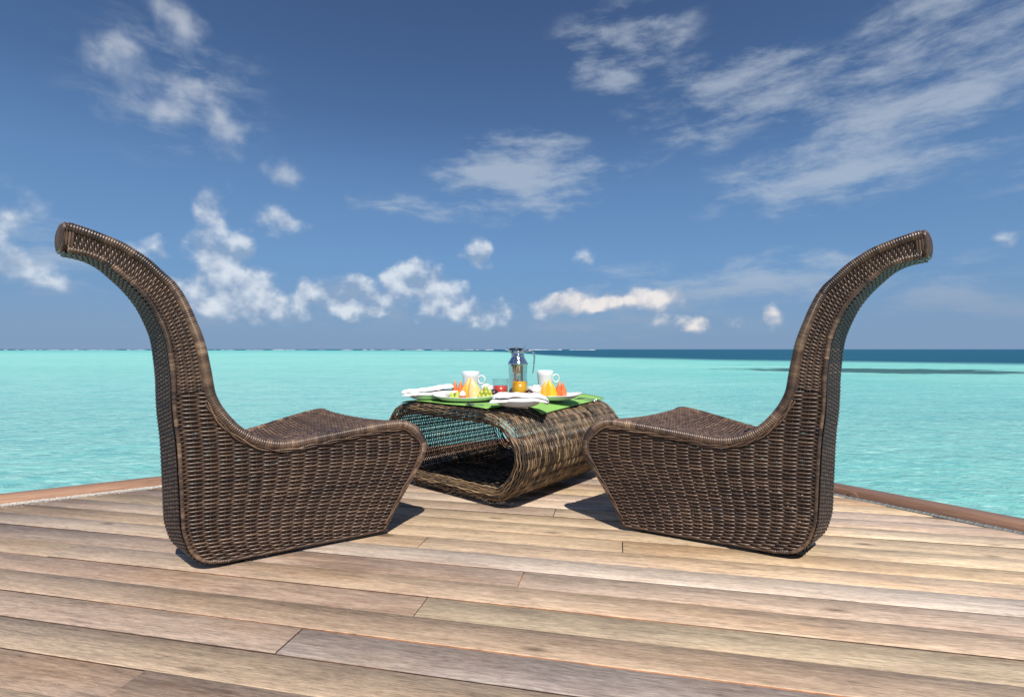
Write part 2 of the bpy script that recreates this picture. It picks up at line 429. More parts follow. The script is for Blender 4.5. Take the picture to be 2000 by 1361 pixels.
def sea_mat():
    m, nt, b = mat('lagoon_water')
    geo = nt.n('ShaderNodeNewGeometry'); P = geo.outputs['Position']
    X, Y, _ = nt.xyz(P)
    dist = nt.m('MAXIMUM', Y, 1.)
    ln = nt.m('LOGARITHM', dist, math.e)
    edge_n = nt.noise(nt.vm('MULTIPLY', P, (.02, .02, 0.)), 1., 4)
    # edge of the deep channel: distance offshore as a function of X (log metres)
    cu = nt.n('ShaderNodeFloatCurve'); c = cu.mapping.curves[0]
    pts = [(-400, 6.9), (-100, 6.55), (-20, 6.1), (0, 5.85), (13, 5.1), (24, 4.78), (41, 4.56), (70, 4.22), (160, 3.75), (400, 3.6)]
    cc = [((x + 400) / 800, (v - 3) / 5) for x, v in pts]
    c.points[0].location = cc[0]; c.points[1].location = cc[-1]
    for q in cc[1:-1]: c.points.new(*q)
    for q in c.points: q.handle_type = 'VECTOR'
    cu.mapping.update()
    nt.put(cu.inputs['Value'], nt.m('DIVIDE', nt.m('ADD', X, 400.), 800., clamp=True))
    bnd = nt.m('MULTIPLY_ADD', cu.outputs[0], 5., 3.)
    dd = nt.m('ADD', nt.m('SUBTRACT', ln, bnd), nt.m('MULTIPLY', nt.m('SUBTRACT', edge_n, .5), .5))
    deep = nt.smooth(dd, -.22, .30)
    far = nt.smooth(ln, 6.7, 7.35)
    # sand, weed and depth patches of the shallows
    p1 = nt.noise(nt.vm('MULTIPLY', P, (.035, .09, 0.)), 1., 4, .55)
    p2 = nt.noise(nt.vm('MULTIPLY', P, (.5, .8, 0.)), 1., 4, .6)
    p3 = nt.noise(nt.vm('MULTIPLY', P, (.009, .03, 0.)), 1., 3, .5)
    shallow = nt.mix(nt.smooth(p1, .35, .68), (.185, .520, .470, 1), (.265, .600, .540, 1))
    # the sand bank on the left lies shallower than the right
    bank = nt.smooth(nt.m('ADD', nt.m('DIVIDE', X, dist), nt.m('MULTIPLY', nt.m('SUBTRACT', p3, .5), .8)), -.1, .55)
    shallow = nt.mix(nt.m('MULTIPLY', nt.m('SUBTRACT', 1.0, bank), .55), shallow, (.300, .605, .555, 1))
    shallow = nt.mix(nt.m('MULTIPLY', nt.smooth(p2, .44, .68), .50), shallow, (.115, .445, .425, 1))
    shallow = nt.mix(nt.m('MULTIPLY', nt.smooth(p3, .52, .70), nt.m('MULTIPLY', nt.smooth(ln, 3.6, 5.0), .5)), shallow, (.085, .42, .43, 1))
    # sand mottling and bright ripple crests close in, their glints painted into the colour
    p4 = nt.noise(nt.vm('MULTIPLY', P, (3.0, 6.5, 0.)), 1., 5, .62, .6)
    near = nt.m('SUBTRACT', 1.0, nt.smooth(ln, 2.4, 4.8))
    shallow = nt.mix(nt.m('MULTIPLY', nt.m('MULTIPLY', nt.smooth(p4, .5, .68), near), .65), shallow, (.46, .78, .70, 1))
    p5 = nt.noise(nt.vm('MULTIPLY', P, (2.2, 5.0, 0.)), 1., 5, .62, .6)  # dark between the ripples, shade painted into the colour as well
    shallow = nt.mix(nt.m('MULTIPLY', nt.m('MULTIPLY', nt.smooth(p5, .50, .66), nt.m('SUBTRACT', 1.0, nt.smooth(ln, 2.2, 5.0))), .70), shallow, (.085, .395, .390, 1))
    shallow = nt.mix(nt.m('MULTIPLY', nt.smooth(ln, 5.2, 6.4), .6), shallow, (.105, .430, .430, 1))
    deepc = nt.mix(nt.noise(nt.vm('MULTIPLY', P, (.004, .02, 0.)), 1., 3), (.010, .070, .135, 1), (.020, .115, .175, 1))
    col = nt.mix(deep, shallow, deepc)
    col = nt.mix(nt.m('MULTIPLY', far, .9), col, (.020, .10, .18, 1))
    # dark coral patch
    mp = nt.mapping(P, (37.5, 50.5, 0), (0, 0, R(-13)), (16., 8.0, 1), 'TEXTURE')
    rn = nt.noise(nt.vm('MULTIPLY', P, (.30, .45, 0.)), 1., 5, .62)
    rl = nt.m('ADD', nt.vm('LENGTH', nt.vm('MULTIPLY', mp, (1., 1., 0.))), nt.m('MULTIPLY', nt.m('SUBTRACT', rn, .5), 1.5))
    reef = nt.m('SUBTRACT', 1.0, nt.smooth(rl, .66, .92))
    col = nt.mix(nt.m('MULTIPLY', reef, .92), col, (.028, .085, .085, 1))
    nt.link(col, b.inputs['Base Color'])
    nt.put(b.inputs['Roughness'], nt.m('MULTIPLY_ADD', nt.smooth(ln, 2.4, 5.0), .5, .10))
    b.inputs['IOR'].default_value = 1.333
    b.inputs['Specular IOR Level'].default_value = .20
    # ripples
    w1 = nt.noise(nt.vm('MULTIPLY', P, (1.1, 1.7, 0.)), 1., 3, .55, .6)
    w2 = nt.noise(nt.vm('MULTIPLY', P, (5.5, 11., 0.)), 1., 5, .64, .6)
    w0 = nt.noise(nt.vm('MULTIPLY', P, (.18, .32, 0.)), 1., 3, .5)
    hgt = nt.m('ADD', nt.m('MULTIPLY', w1, .13), nt.m('ADD', nt.m('MULTIPLY', w2, .055), nt.m('MULTIPLY', w0, .20)))
    bn = nt.n('ShaderNodeBump'); bn.inputs['Strength'].default_value = 1.0; bn.inputs['Distance'].default_value = 1.0
    nt.link(hgt, bn.inputs['Height']); nt.link(bn.outputs[0], b.inputs['Normal'])
    return m

# ------------------------------------------------------------------ sea
WATER_Z = -1.4
def build_sea():
    mb = MB()
    ys = [-400, -60, -10, 0, 6, 12, 25, 60, 150, 500, 2000, 8000, 40000]
    xs = [-40000, -8000, -1500, -300, -60, -15, 0, 15, 60, 300, 1500, 8000, 40000]
    V = [(x, y, WATER_Z) for y in ys for x in xs]
    n = len(xs)
    F = [(j * n + i, j * n + i + 1, (j + 1) * n + i + 1, (j + 1) * n + i) for j in range(len(ys) - 1) for i in range(n - 1)]
    mb.add(V, F)
    tag(mb.build('sea', sea_mat(), smooth=False), 'turquoise lagoon water reaching to the horizon', kind='structure')
    # white water breaking on the outer reef
    M_SURF = simple('surf_foam', (.82, .84, .86), .8, vary=.1, scale=.2)
    mb = MB(); rr = random.Random(3)
    for k in range(120):
        x = rr.uniform(-1900, 260); 
        if rr.random() < .45: x = rr.choice([-1500, -1330, -1180, -820, -380, -150, 60, 150]) + rr.uniform(-90, 90)
        y = 1500 + rr.uniform(-40, 40) - .12 * x
        L = rr.uniform(8, 46); hh = rr.uniform(.35, 1.5); wd = rr.uniform(2, 5)
        n = 9; pts = []
        for i in range(n):
            t = i / (n - 1); e = math.sin(PI * t) ** .6
            pts.append((x + (t - .5) * L, y, e * hh * rr.uniform(.6, 1.0)))
        V = []; 
        for (a, bb, c) in pts: V += [(a, bb - wd, WATER_Z - .05), (a, bb, WATER_Z + c), (a, bb + wd, WATER_Z - .05)]
        F = []
        for i in range(n - 1):
            for s in (0, 1): F.append((3 * i + s, 3 * i + 3 + s, 3 * i + 4 + s, 3 * i + 1 + s))
        mb.add(V, F)
    tag(mb.build('surf', M_SURF), 'thin white line of surf breaking along the horizon', 'surf', kind='stuff')
build_sea()

# ------------------------------------------------------------------ deck
PLANK_ANG = math.atan(-.2087)
PU = Vector((math.cos(PLANK_ANG), math.sin(PLANK_ANG), 0)); PV = Vector((-math.sin(PLANK_ANG), math.cos(PLANK_ANG), 0))
# deck edges (inner foot of the edge beams)
LA, LB = Vector((-2.468, 2.418, 0)), Vector((-1.941, 2.748, 0))
RA, RB = Vector((1.679, 2.604, 0)), Vector((2.094, 2.052, 0))
LD = (LB - LA).normalized(); RD = (RB - RA).normalized()
LN = Vector((-LD.y, LD.x, 0)); RN = Vector((-RD.y, RD.x, 0))       # outward normals
if LN.y < 0: LN = -LN
if RN.x < 0: RN = -RN
def cut_u(v, A, N):
    """u on row line PV*v where it meets the edge through A with normal N"""
    return (A.dot(N) - v * PV.dot(N)) / PU.dot(N)
def srgb(r, g, b, k=1.0):
    gy = (r + g + b) / 3; r, g, b = gy + (r - gy) * 1.06, gy + (g - gy) * 1.0, gy + (b - gy) * 1.06
    f = lambda c: ((c / 255 + .055) / 1.055) ** 2.4 if c > 10 else c / 255 / 12.92
    return (f(r) * k, f(g) * k, f(b) * k, 1)
def build_deck():
    deck = empty('deck'); tag(deck, 'weathered timber deck of long planks over the lagoon', kind='structure')
    gap = .0030; pitch = .1195 * math.cos(PLANK_ANG); th = .026
    v_of = lambda Y0: Y0 * math.cos(PLANK_ANG)
    K = 1.14
    pal = [srgb(200, 172, 138, K), srgb(206, 184, 152, K), srgb(190, 160, 130, K), srgb(196, 176, 156, K), srgb(186, 164, 148, K), srgb(208, 180, 140, K), srgb(180, 152, 126, K)]
    dark = [srgb(172, 146, 128, K), srgb(160, 138, 126, K), srgb(176, 150, 124, K), srgb(168, 148, 138, K)]
    # row index -> (joints as X positions, colours of the pieces from left to right)
    spec = {0: ([-.300 + .03], [srgb(176, 146, 128, K), srgb(202, 182, 150, K)]),
            1: ([], [srgb(194, 164, 136, K)]),
            2: ([-.580], [srgb(166, 142, 130, K), srgb(166, 156, 154, K)]),
            3: ([], [srgb(182, 157, 130, K)]),
            4: ([-.88], [srgb(146, 122, 110, K), srgb(158, 132, 116, K)]),
            5: ([.3], [srgb(176, 152, 128, K), srgb(182, 158, 132, K)]),
            -1: ([-1.70], [srgb(172, 152, 132, K), srgb(194, 166, 140, K)]),
            -2: ([.03], [srgb(164, 140, 128, K), srgb(190, 166, 148, K)]),
            -3: ([-1.1], [srgb(176, 158, 144, K), srgb(202, 188, 176, K)]),
            -4: ([-.35], [srgb(178, 148, 116, K), srgb(206, 178, 148, K)]),
            -5: ([-1.4, .427], [srgb(168, 150, 140, K), srgb(208, 180, 144, K), srgb(190, 160, 120, K)]),
            -6: ([.95], [srgb(204, 178, 142, K), srgb(214, 190, 154, K)]),
            -7: ([-.9], [srgb(166, 144, 134, K), srgb(208, 182, 146, K)]),
            -8: ([.2], [srgb(172, 148, 128, K), srgb(212, 190, 158, K)])}
    rr = random.Random(11); noggins = []
    for j in range(-26, 26):
        v_far = v_of(1.4896 - .1195 * j); v_near = v_far - pitch
        vm = (v_far + v_near) / 2
        uL = lambda v: cut_u(v, LA, LN); uR = lambda v: cut_u(v, RA, RN)
        lo, hi = min(uL(v_near), uL(v_far)), max(uR(v_near), uR(v_far))
        back = v_near < -1.6
        if back: continue
        a, bnd = max(lo, -4.2), min(hi, 4.2)
        if bnd - a < .1: continue
        if j in spec: js, cols = spec[j]; js = [x / PU.x - (vm * PV.x) / PU.x for x in js]
        else:
            js = []; u = a + rr.uniform(.6, 2.2)
            while u < bnd - .5: js.append(u); u += rr.uniform(1.6, 3.0)
            cols = [rr.choice(dark if (q == 0 and rr.random() < .6) else pal) for q in range(len(js) + 1)]
        ends = [None] + js + [None]
        for q in range(len(ends) - 1):
            e0, e1 = ends[q], ends[q + 1]
            y0, y1 = v_near + gap / 2, v_far - gap / 2
            ch = .0022
            prof = [(y0, -th), (y0, -ch), (y0 + ch, 0), (y1 - ch, 0), (y1, -ch), (y1, -th)]
            f0 = (lambda y: max(uL(y), -4.2)) if e0 is None else (lambda y: e0 + .0018)
            f1 = (lambda y: min(uR(y), 4.2)) if e1 is None else (lambda y: e1 - .0018)
            cu = (f0(vm) + f1(vm)) / 2
            if e1 is not None: noggins.append((e1, vm))
            if f1(vm) - f0(vm) < .03: continue
            V = []; nseg = 2
            dz = rr.gauss(0, .0011); tl = rr.gauss(0, .0009)
            for (y, z) in prof: V.append((f0(y) - cu, y - vm, z + dz + tl))
            for (y, z) in prof: V.append((f1(y) - cu, y - vm, z + dz - tl))
            F = [(i, i + 6, (i + 1) % 6 + 6, (i + 1) % 6) for i in range(6)] + [(0, 1, 2, 3, 4, 5), (11, 10, 9, 8, 7, 6)]
            mb = MB(); mb.add(V, [tuple(reversed(f)) for f in F])
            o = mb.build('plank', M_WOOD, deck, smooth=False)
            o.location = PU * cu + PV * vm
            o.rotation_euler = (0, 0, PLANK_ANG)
            c = cols[min(q, len(cols) - 1)]; g = rr.uniform(.95, 1.05)
            mean = (.56, .43, .31)
            left = .78 if (f0(vm) + f1(vm)) / 2 < -.8 else (1.16 if (f0(vm) + f1(vm)) / 2 > .35 and j < 0 else 1.0)  # vignette darkening of the left boards put into their colour; right boards paler
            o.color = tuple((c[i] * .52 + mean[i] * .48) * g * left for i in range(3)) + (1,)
    # joists and piles below
    M_J = simple('joist_wood', (.10, .06, .04), .8)
    for k in range(12):
        mb = MB(); c = -3.3 + k * .6
        vmax = 3.9
        # a joist runs across the planks, under them, and stops inside both edges
        def inside(v):
            p = PU * c + PV * v
            return (p - LA).dot(LN) < -.08 and (p - RA).dot(RN) < -.08
        v1 = vmax
        while v1 > -1.5 and not inside(v1): v1 -= .02
        if v1 < -1.3: continue
        box(mb, (-.03, -1.55, -.15), (.03, v1, -.0275))
        o = mb.build('joist', M_J, deck, smooth=False); o.location = PU * c; o.rotation_euler = (0, 0, PLANK_ANG)
    for (u, v) in noggins:                                # a short bearer under every butt joint
        mb = MB(); box(mb, (-.035, -.075, -.09), (.035, .075, -.029))
        o = mb.build('bearer', M_J, deck, smooth=False); o.location = PU * u + PV * v; o.rotation_euler = (0, 0, PLANK_ANG)
    for (x, y) in ((-1.9, 1.9), (1.5, 1.9), (0.35, 4.0), (-2.4, -.9), (2.4, -.9)):
        mb = MB(); lathe(mb, [(.11, -3.0), (.11, -.15)], 14, close_bottom=True, close_top=True)
        o = mb.build('pile', M_J, deck); o.location = (x, y, 0)
    # edge beams
    def beam(A, D, N, t0, t1, material, name):
        mb = MB(); n = 40; w = .105; hgt = .036; c = .004; off = .036
        prof = [(off, -.16), (off, hgt - c), (off + c, hgt), (off + w - c, hgt), (off + w, hgt - c), (off + w, -.16)]
        L = t1 - t0
        V = [(-L / 2, y, z) for y, z in prof] + [(L / 2, y, z) for y, z in prof]
        F = [(i, i + 6, (i + 1) % 6 + 6, (i + 1) % 6) for i in range(6)] + [(0, 1, 2, 3, 4, 5), (11, 10, 9, 8, 7, 6)]
        mb.add(V, F)
        o = mb.build(name, material, deck, smooth=False)
        Dx = Vector((N.y, -N.x, 0))                     # x axis so that y axis = outward normal
        s = 1 if Dx.dot(D) > 0 else -1
        o.location = A + D * ((t0 + t1) / 2) + Vector((0, 0, 0))
        o.rotation_euler = (0, 0, math.atan2(Dx.y, Dx.x))
        return o
    # corner of the two edges
    det = LD.x * -RD.y + LD.y * RD.x
    dx = RA - LA
    tL = (dx.x * -RD.y + dx.y * RD.x) / det
    tR = (LD.x * dx.y - LD.y * dx.x) / det
    M_BL = beam_mat('edge_beam_wood', (.33, .18, .108)); M_BR = beam_mat('edge_beam_wood_dark', (.235, .130, .085))  # same grain on both beams, darker tone on the right
    bl = beam(LA, LD, LN, -3.6, tL + .06, M_BL, 'edge_beam'); bl['label'] = 'orange brown edge beam on the left of the deck'
    br = beam(RA, RD, RN, tR + .03, 3.6, M_BR, 'edge_beam'); br['label'] = 'reddish brown edge beam on the right of the deck'
    mb = MB(); lathe(mb, [(.026, -.01), (.026, .002), (.024, .003), (.0, .003)], 20)
    # timber plug in the face of the right beam
    o = mb.build('plug', M_BR, br); o.rotation_euler = (R(90), 0, 0)
    pt = RA + RD * .065
    o.matrix_parent_inverse = Matrix.Identity(4)
    # place in the beam's own frame: its inner face looks towards -y
    Dx = Vector((RN.y, -RN.x, 0)); ctr = RA + RD * ((tR + .03 + 3.6) / 2)
    o.location = ((pt - ctr).dot(Dx), .0365, .004)
    # strips between planks and beams: grating on the right, small pale grains on the left
    M_GR = simple('grating_steel', (.17, .18, .178), .6, .0, .25, 60)
    mb = MB()
    n = int(4.4 / .030)
    for k in range(n):
        t = -.9 + k * .030
        a = RA + RD * t
        for (u0, u1, w0, w1, z0, z1) in ((-.004, .004, .002, .034, -.008, .006),):
            C = [a + RD * u + RN * w for u in (u0, u1) for w in (w0, w1)]
            V = [(c.x, c.y, z) for z in (z0, z1) for c in C]
            mb.add(V, [(0, 1, 3, 2), (4, 6, 7, 5), (0, 4, 5, 1), (2, 3, 7, 6), (0, 2, 6, 4), (1, 5, 7, 3)])
    for w in (.003, .011, .019, .027, .034):
        a0 = RA + RD * -.9 + RN * w; a1 = RA + RD * 3.5 + RN * w
        P = np.array([[*(a0.lerp(a1, i / 60))[:2], .001] for i in range(61)])
        tube(mb, P, .0024, (0, 0, 1), 6)
    o = mb.build('edge_grating', M_GR, deck); o['kind'] = 'stuff'
    M_PAN = simple('edge_tray', (.05, .05, .048), .7)
    for (A, D, N, t0, t1) in ((RA, RD, RN, tR + .03, 3.6), (LA, LD, LN, -3.6, tL - .02)):
        mb = MB(); C = [A + D * t + N * w for t in (t0, t1) for w in (-.002, .0355)]
        V = [(c.x, c.y, z) for z in (-.03, -.012) for c in C]
        mb.add(V, [(0, 1, 3, 2), (4, 6, 7, 5), (0, 4, 5, 1), (2, 3, 7, 6), (0, 2, 6, 4), (1, 5, 7, 3)])
        mb.build('edge_tray', M_PAN, deck, smooth=False)
    M_GT = simple('pale_grit', (.78, .75, .69), .8, 0, .2, 200)
    mb = MB(); g = random.Random(5)
    ico = [(0, 0, 1), (1, 0, 0), (0, 1, 0), (-1, 0, 0), (0, -1, 0), (0, 0, -1)]
    fi = [(0, 1, 2), (0, 2, 3), (0, 3, 4), (0, 4, 1), (5, 2, 1), (5, 3, 2), (5, 4, 3), (5, 1, 4)]
    for k in range(16000):
        t = g.uniform(-1.6, 1.2); w = g.uniform(.0, .034)
        if g.random() < .02: w = -abs(g.gauss(0, .03))
        c = LA + LD * t + LN * w; s = g.uniform(.0012, .0030); z = (-.006 + g.uniform(0, .014)) if w > 0 else .002
        V = [(c.x + a * s * g.uniform(.6, 1.3), c.y + b_ * s * g.uniform(.6, 1.3), z + cc * s * .8) for a, b_, cc in ico]
        mb.add(V, fi)
    o = mb.build('pale_grit', M_GT, deck, smooth=False); o['kind'] = 'stuff'
build_deck()

# ------------------------------------------------------------------ wicker chair
CH_FRONT = [(.690, .016), (.708, .05), (.758, .143), (.811, .232), (.846, .300), (.855, .343), (.840, .392), (.808, .434), (.760, .459), (.690, .461),
            (.585, .451), (.437, .433), (.325, .421), (.273, .430), (.228, .450), (.184, .484), (.150, .526), (.128, .562), (.115, .592), (.108, .616), (.097, .693),
            (.081, .782), (.058, .856), (.033, .923), (.004, .979), (-.028, 1.012), (-.068, 1.052), (-.104, 1.078), (-.136, 1.098), (-.186, 1.118), (-.232, 1.133), (-.272, 1.142)]
CH_REAR = [(.150, .013), (.083, .026), (.042, .064), (.020, .130), (.015, .165), (.010, .290), (.003, .440), (-.006, .530), (-.009, .595), (-.010, .655), (-.016, .725), (-.026, .795),
           (-.045, .852), (-.070, .906), (-.104, .954), (-.142, .993), (-.180, 1.026), (-.220, 1.044), (-.278, 1.052)]
WB, WF, WT = .186, .633, .086
def half(s):
    s = np.asarray(s, float)
    return .5 * np.where(s >= 0, WB + (WF - WB) * s / .7, WB + (WT - WB) * (-s) / .35)
FR, FR_L = spline(CH_FRONT, 900)
RE, RE_L = spline(CH_REAR, 500)
def inset2(C, d):
    T = np.gradient(C, axis=0); T /= np.linalg.norm(T, axis=1, keepdims=True)
    return C + np.stack([-T[:, 1], T[:, 0]], 1) * d
def side_normal(s, side):
    sl = np.where(np.asarray(s) >= 0, (WF - WB) / .7 / 2, -(WT - WB) / .35 / 2)
    n = np.stack([-sl, np.full_like(sl, 1.0) * side, np.zeros_like(sl)], -1) if side > 0 else np.stack([-sl, np.full_like(sl, -1.0), np.zeros_like(sl)], -1)
    return n / np.linalg.norm(n, axis=-1, keepdims=True)

def side_weave(side):
    mb = MB()
    pitch, A, rs = .0069, .0042, .0037
    # body outline below the neck joint
    zr = np.array([p[1] for p in RE]); sr = np.array([p[0] for p in RE])
    iz = np.argmax(RE[:, 1] > .62)
    rear_s = lambda z: np.interp(z, RE[:iz + 1, 1], RE[:iz + 1, 0])
    front_ext = lambda z: np.interp(z, [.016, .05, .143, .232, .30, .343, 1.], [.690, .708, .758, .811, .846, .855, .855])
    k_end = np.argmin(np.abs(FR[:, 0] - .108) + np.abs(FR[:, 1] - .616))
    poly = FR[:k_end + 1]
    cols = 19
    def spans(z):
        xs = []
        for i in range(len(poly) - 1):
            z0, z1 = poly[i, 1], poly[i + 1, 1]
            if (z0 - z) * (z1 - z) < 0 or (z0 == z): xs.append(poly[i, 0] + (z - z0) / (z1 - z0 + 1e-12) * (poly[i + 1, 0] - poly[i, 0]))
        xs = sorted([float(rear_s(z))] + xs)
        return [(xs[i], xs[i + 1]) for i in range(0, len(xs) - 1, 2)]
    j = 0; z = .022
    while z < .622:
        for (s0, s1) in spans(z):
            s0 += .006; s1 -= .010
            if s1 - s0 < .015: continue
            n = max(6, int((s1 - s0) / .0058))
            s = np.linspace(s0, s1, n)
            zz = z + .0006 * np.sin(s * 19 + j * .7) + RNG.normal(0, .0003)
            ph = cols * (s - rear_s(z)) / (front_ext(z) - rear_s(z))
            cw = np.cos(PI * (ph + j)); off = A * np.sign(cw) * np.abs(cw) ** .6 + RNG.normal(0, .0003)
            N = side_normal(s, side)
            P = np.stack([s, side * half(s), zz], 1) + N * (off - .006)[:, None]
            tube(mb, P, rs * RNG.uniform(.92, 1.06), N, 5, strand_tones(n, .0058, .45))
        z += pitch * (1 if z < .45 else 1.05); j += 1
    for k in range(1, cols):
        zz = np.linspace(.02, .62, 80)
        s = rear_s(zz) + (front_ext(zz) - rear_s(zz)) * k / cols
        ok = np.array([any(a + .004 < si < b - .008 for a, b in spans(zi)) for si, zi in zip(s, zz)])
        idx = np.where(ok)[0]
        if len(idx) < 4: continue
        # keep the first run only
        brk = np.where(np.diff(idx) > 1)[0]
        if len(brk): idx = idx[:brk[0] + 1]
        if len(idx) < 4: continue
        N = side_normal(s[idx], side)
        tube(mb, np.stack([s[idx], side * half(s[idx]), zz[idx]], 1) - N * .006, .0036, N, 5, .2)
    return mb

def neck_weave(side):
    mb = MB(); n_v = 400
    kf = np.argmin(np.abs(FR[:, 0] - .108) + np.abs(FR[:, 1] - .616)); kr = np.argmax(RE[:, 1] > .61)
    F, Lf = spline(inset2(FR, .022)[kf:][::6], n_v); B, Lb = spline(inset2(RE[::-1], .010)[::-1][kr:][::6], n_v)
    rows = int((Lf + Lb) / 2 / .0062); cols = 4; A = .0024
    for j in range(rows):
        v = (j + .5) / rows * (n_v - 1); i = int(v)
        tilt = 6
        ib, jf = min(max(i - tilt, 0), n_v - 1), min(i + tilt, n_v - 1)
        u = np.linspace(.04, .96, 22)[:, None]
        SZ = B[ib] * (1 - u) + F[jf] * u
        s = SZ[:, 0]; N = side_normal(s, side)
        rec = .003 * np.sin(PI * u[:, 0])
        off = A * np.cos(PI * (u[:, 0] * cols + j)) - rec - .002
        P = np.stack([s, side * half(s), SZ[:, 1]], 1) + N * off[:, None]
        tube(mb, P, .0032, N, 5, strand_tones(22, .006, .45))
    for c in range(1, cols):
        u = c / cols; SZ = (B * (1 - u) + F * u)[::5]; s = SZ[:, 0]; N = side_normal(s, side)
        tube(mb, np.stack([s, side * half(s), SZ[:, 1]], 1) - N * (.002 + .003 * math.sin(PI * u)), .0038, N, 5, .2)
    return mb

def wrapped_rim(C, side, r_fun, inset, pitch=.0072, sides=10, mean=.48):
    """rim pole wound with cane: a ribbed tube along curve C (s,z)"""
    mb = MB()
    n = int(np.sum(np.linalg.norm(np.diff(C, axis=0), axis=1)) / (pitch / 4))
    P2, L = spline(C[::5], n)
    P2 = inset2(P2, inset) if np.isscalar(inset) else P2
    t = np.linspace(0, L, n); r = r_fun(P2, t / L)
    ring = t / pitch
    rad = r + .0013 * (np.abs(np.sin(PI * ring)) - .5) * 2 * np.minimum(1, r / .010)
    ids = ring.astype(int); tones = np.zeros(ids.max() + 2); i = 0
    while i < len(tones):
        k = int(RNG.integers(2, 9)); tones[i:i + k] = np.clip(RNG.normal(mean, .16), .05, 1); i += k
    tones += RNG.normal(0, .09, len(tones))
    s = P2[:, 0]; N = side_normal(s, side)
    P = np.stack([s, side * (half(s)), P2[:, 1]], 1) - N * (r * .55)[:, None]
    tube(mb, P, rad, N, sides, tones[ids], caps=True)
    return mb

def lateral_weave(C, pitch, colw, A, rs, lift, sag=0., mean=.45, margin=.004):
    """strands running across the chair, stacked along curve C (s,z)"""
    mb = MB(); 
    L = np.sum(np.linalg.norm(np.diff(C, axis=0), axis=1)); rows = int(L / pitch)
    P2, _ = spline(C[::5], rows)
    T = np.gradient(P2, axis=0); T /= np.linalg.norm(T, axis=1, keepdims=True)
    for j in range(rows):
        h_ = half(P2[j, 0]) - margin
        n = max(7, int(2 * h_ / (colw / 5)))
        t = np.linspace(-h_, h_, n)
        N = -np.array([-T[j, 1], 0, T[j, 0]]) * (-1 if lift < 0 else 1)
        off = A * np.cos(PI * (t / colw + .5 + j)) - abs(lift) - sag * np.cos(PI * t / (2 * h_ + 1e-6)) * min(1, h_ / .2)
        P = np.stack([np.full(n, P2[j, 0]), t, np.full(n, P2[j, 1])], 1) + N[None] * off[:, None]
        tube(mb, P, rs, N, 5, strand_tones(n, colw / 5, mean))
    hm = half(P2[:, 0]).max(); k = 0
    c = -math.floor(hm / colw) * colw + colw * .5
    while c < hm:
        idx = np.where(half(P2[:, 0]) - margin > abs(c))[0]
        if len(idx) > 5:
            N = -np.stack([-T[idx, 1], np.zeros(len(idx)), T[idx, 0]], 1) * (-1 if lift < 0 else 1)
            sg = sag * np.cos(PI * c / (2 * half(P2[idx, 0]) + 1e-6)) * np.minimum(1, half(P2[idx, 0]) / .2)
            tube(mb, np.stack([P2[idx, 0], np.full(len(idx), c), P2[idx, 1]], 1) - N * (abs(lift) + sg)[:, None], rs * 1.1, N, 5, .2)
        c += colw
    return mb

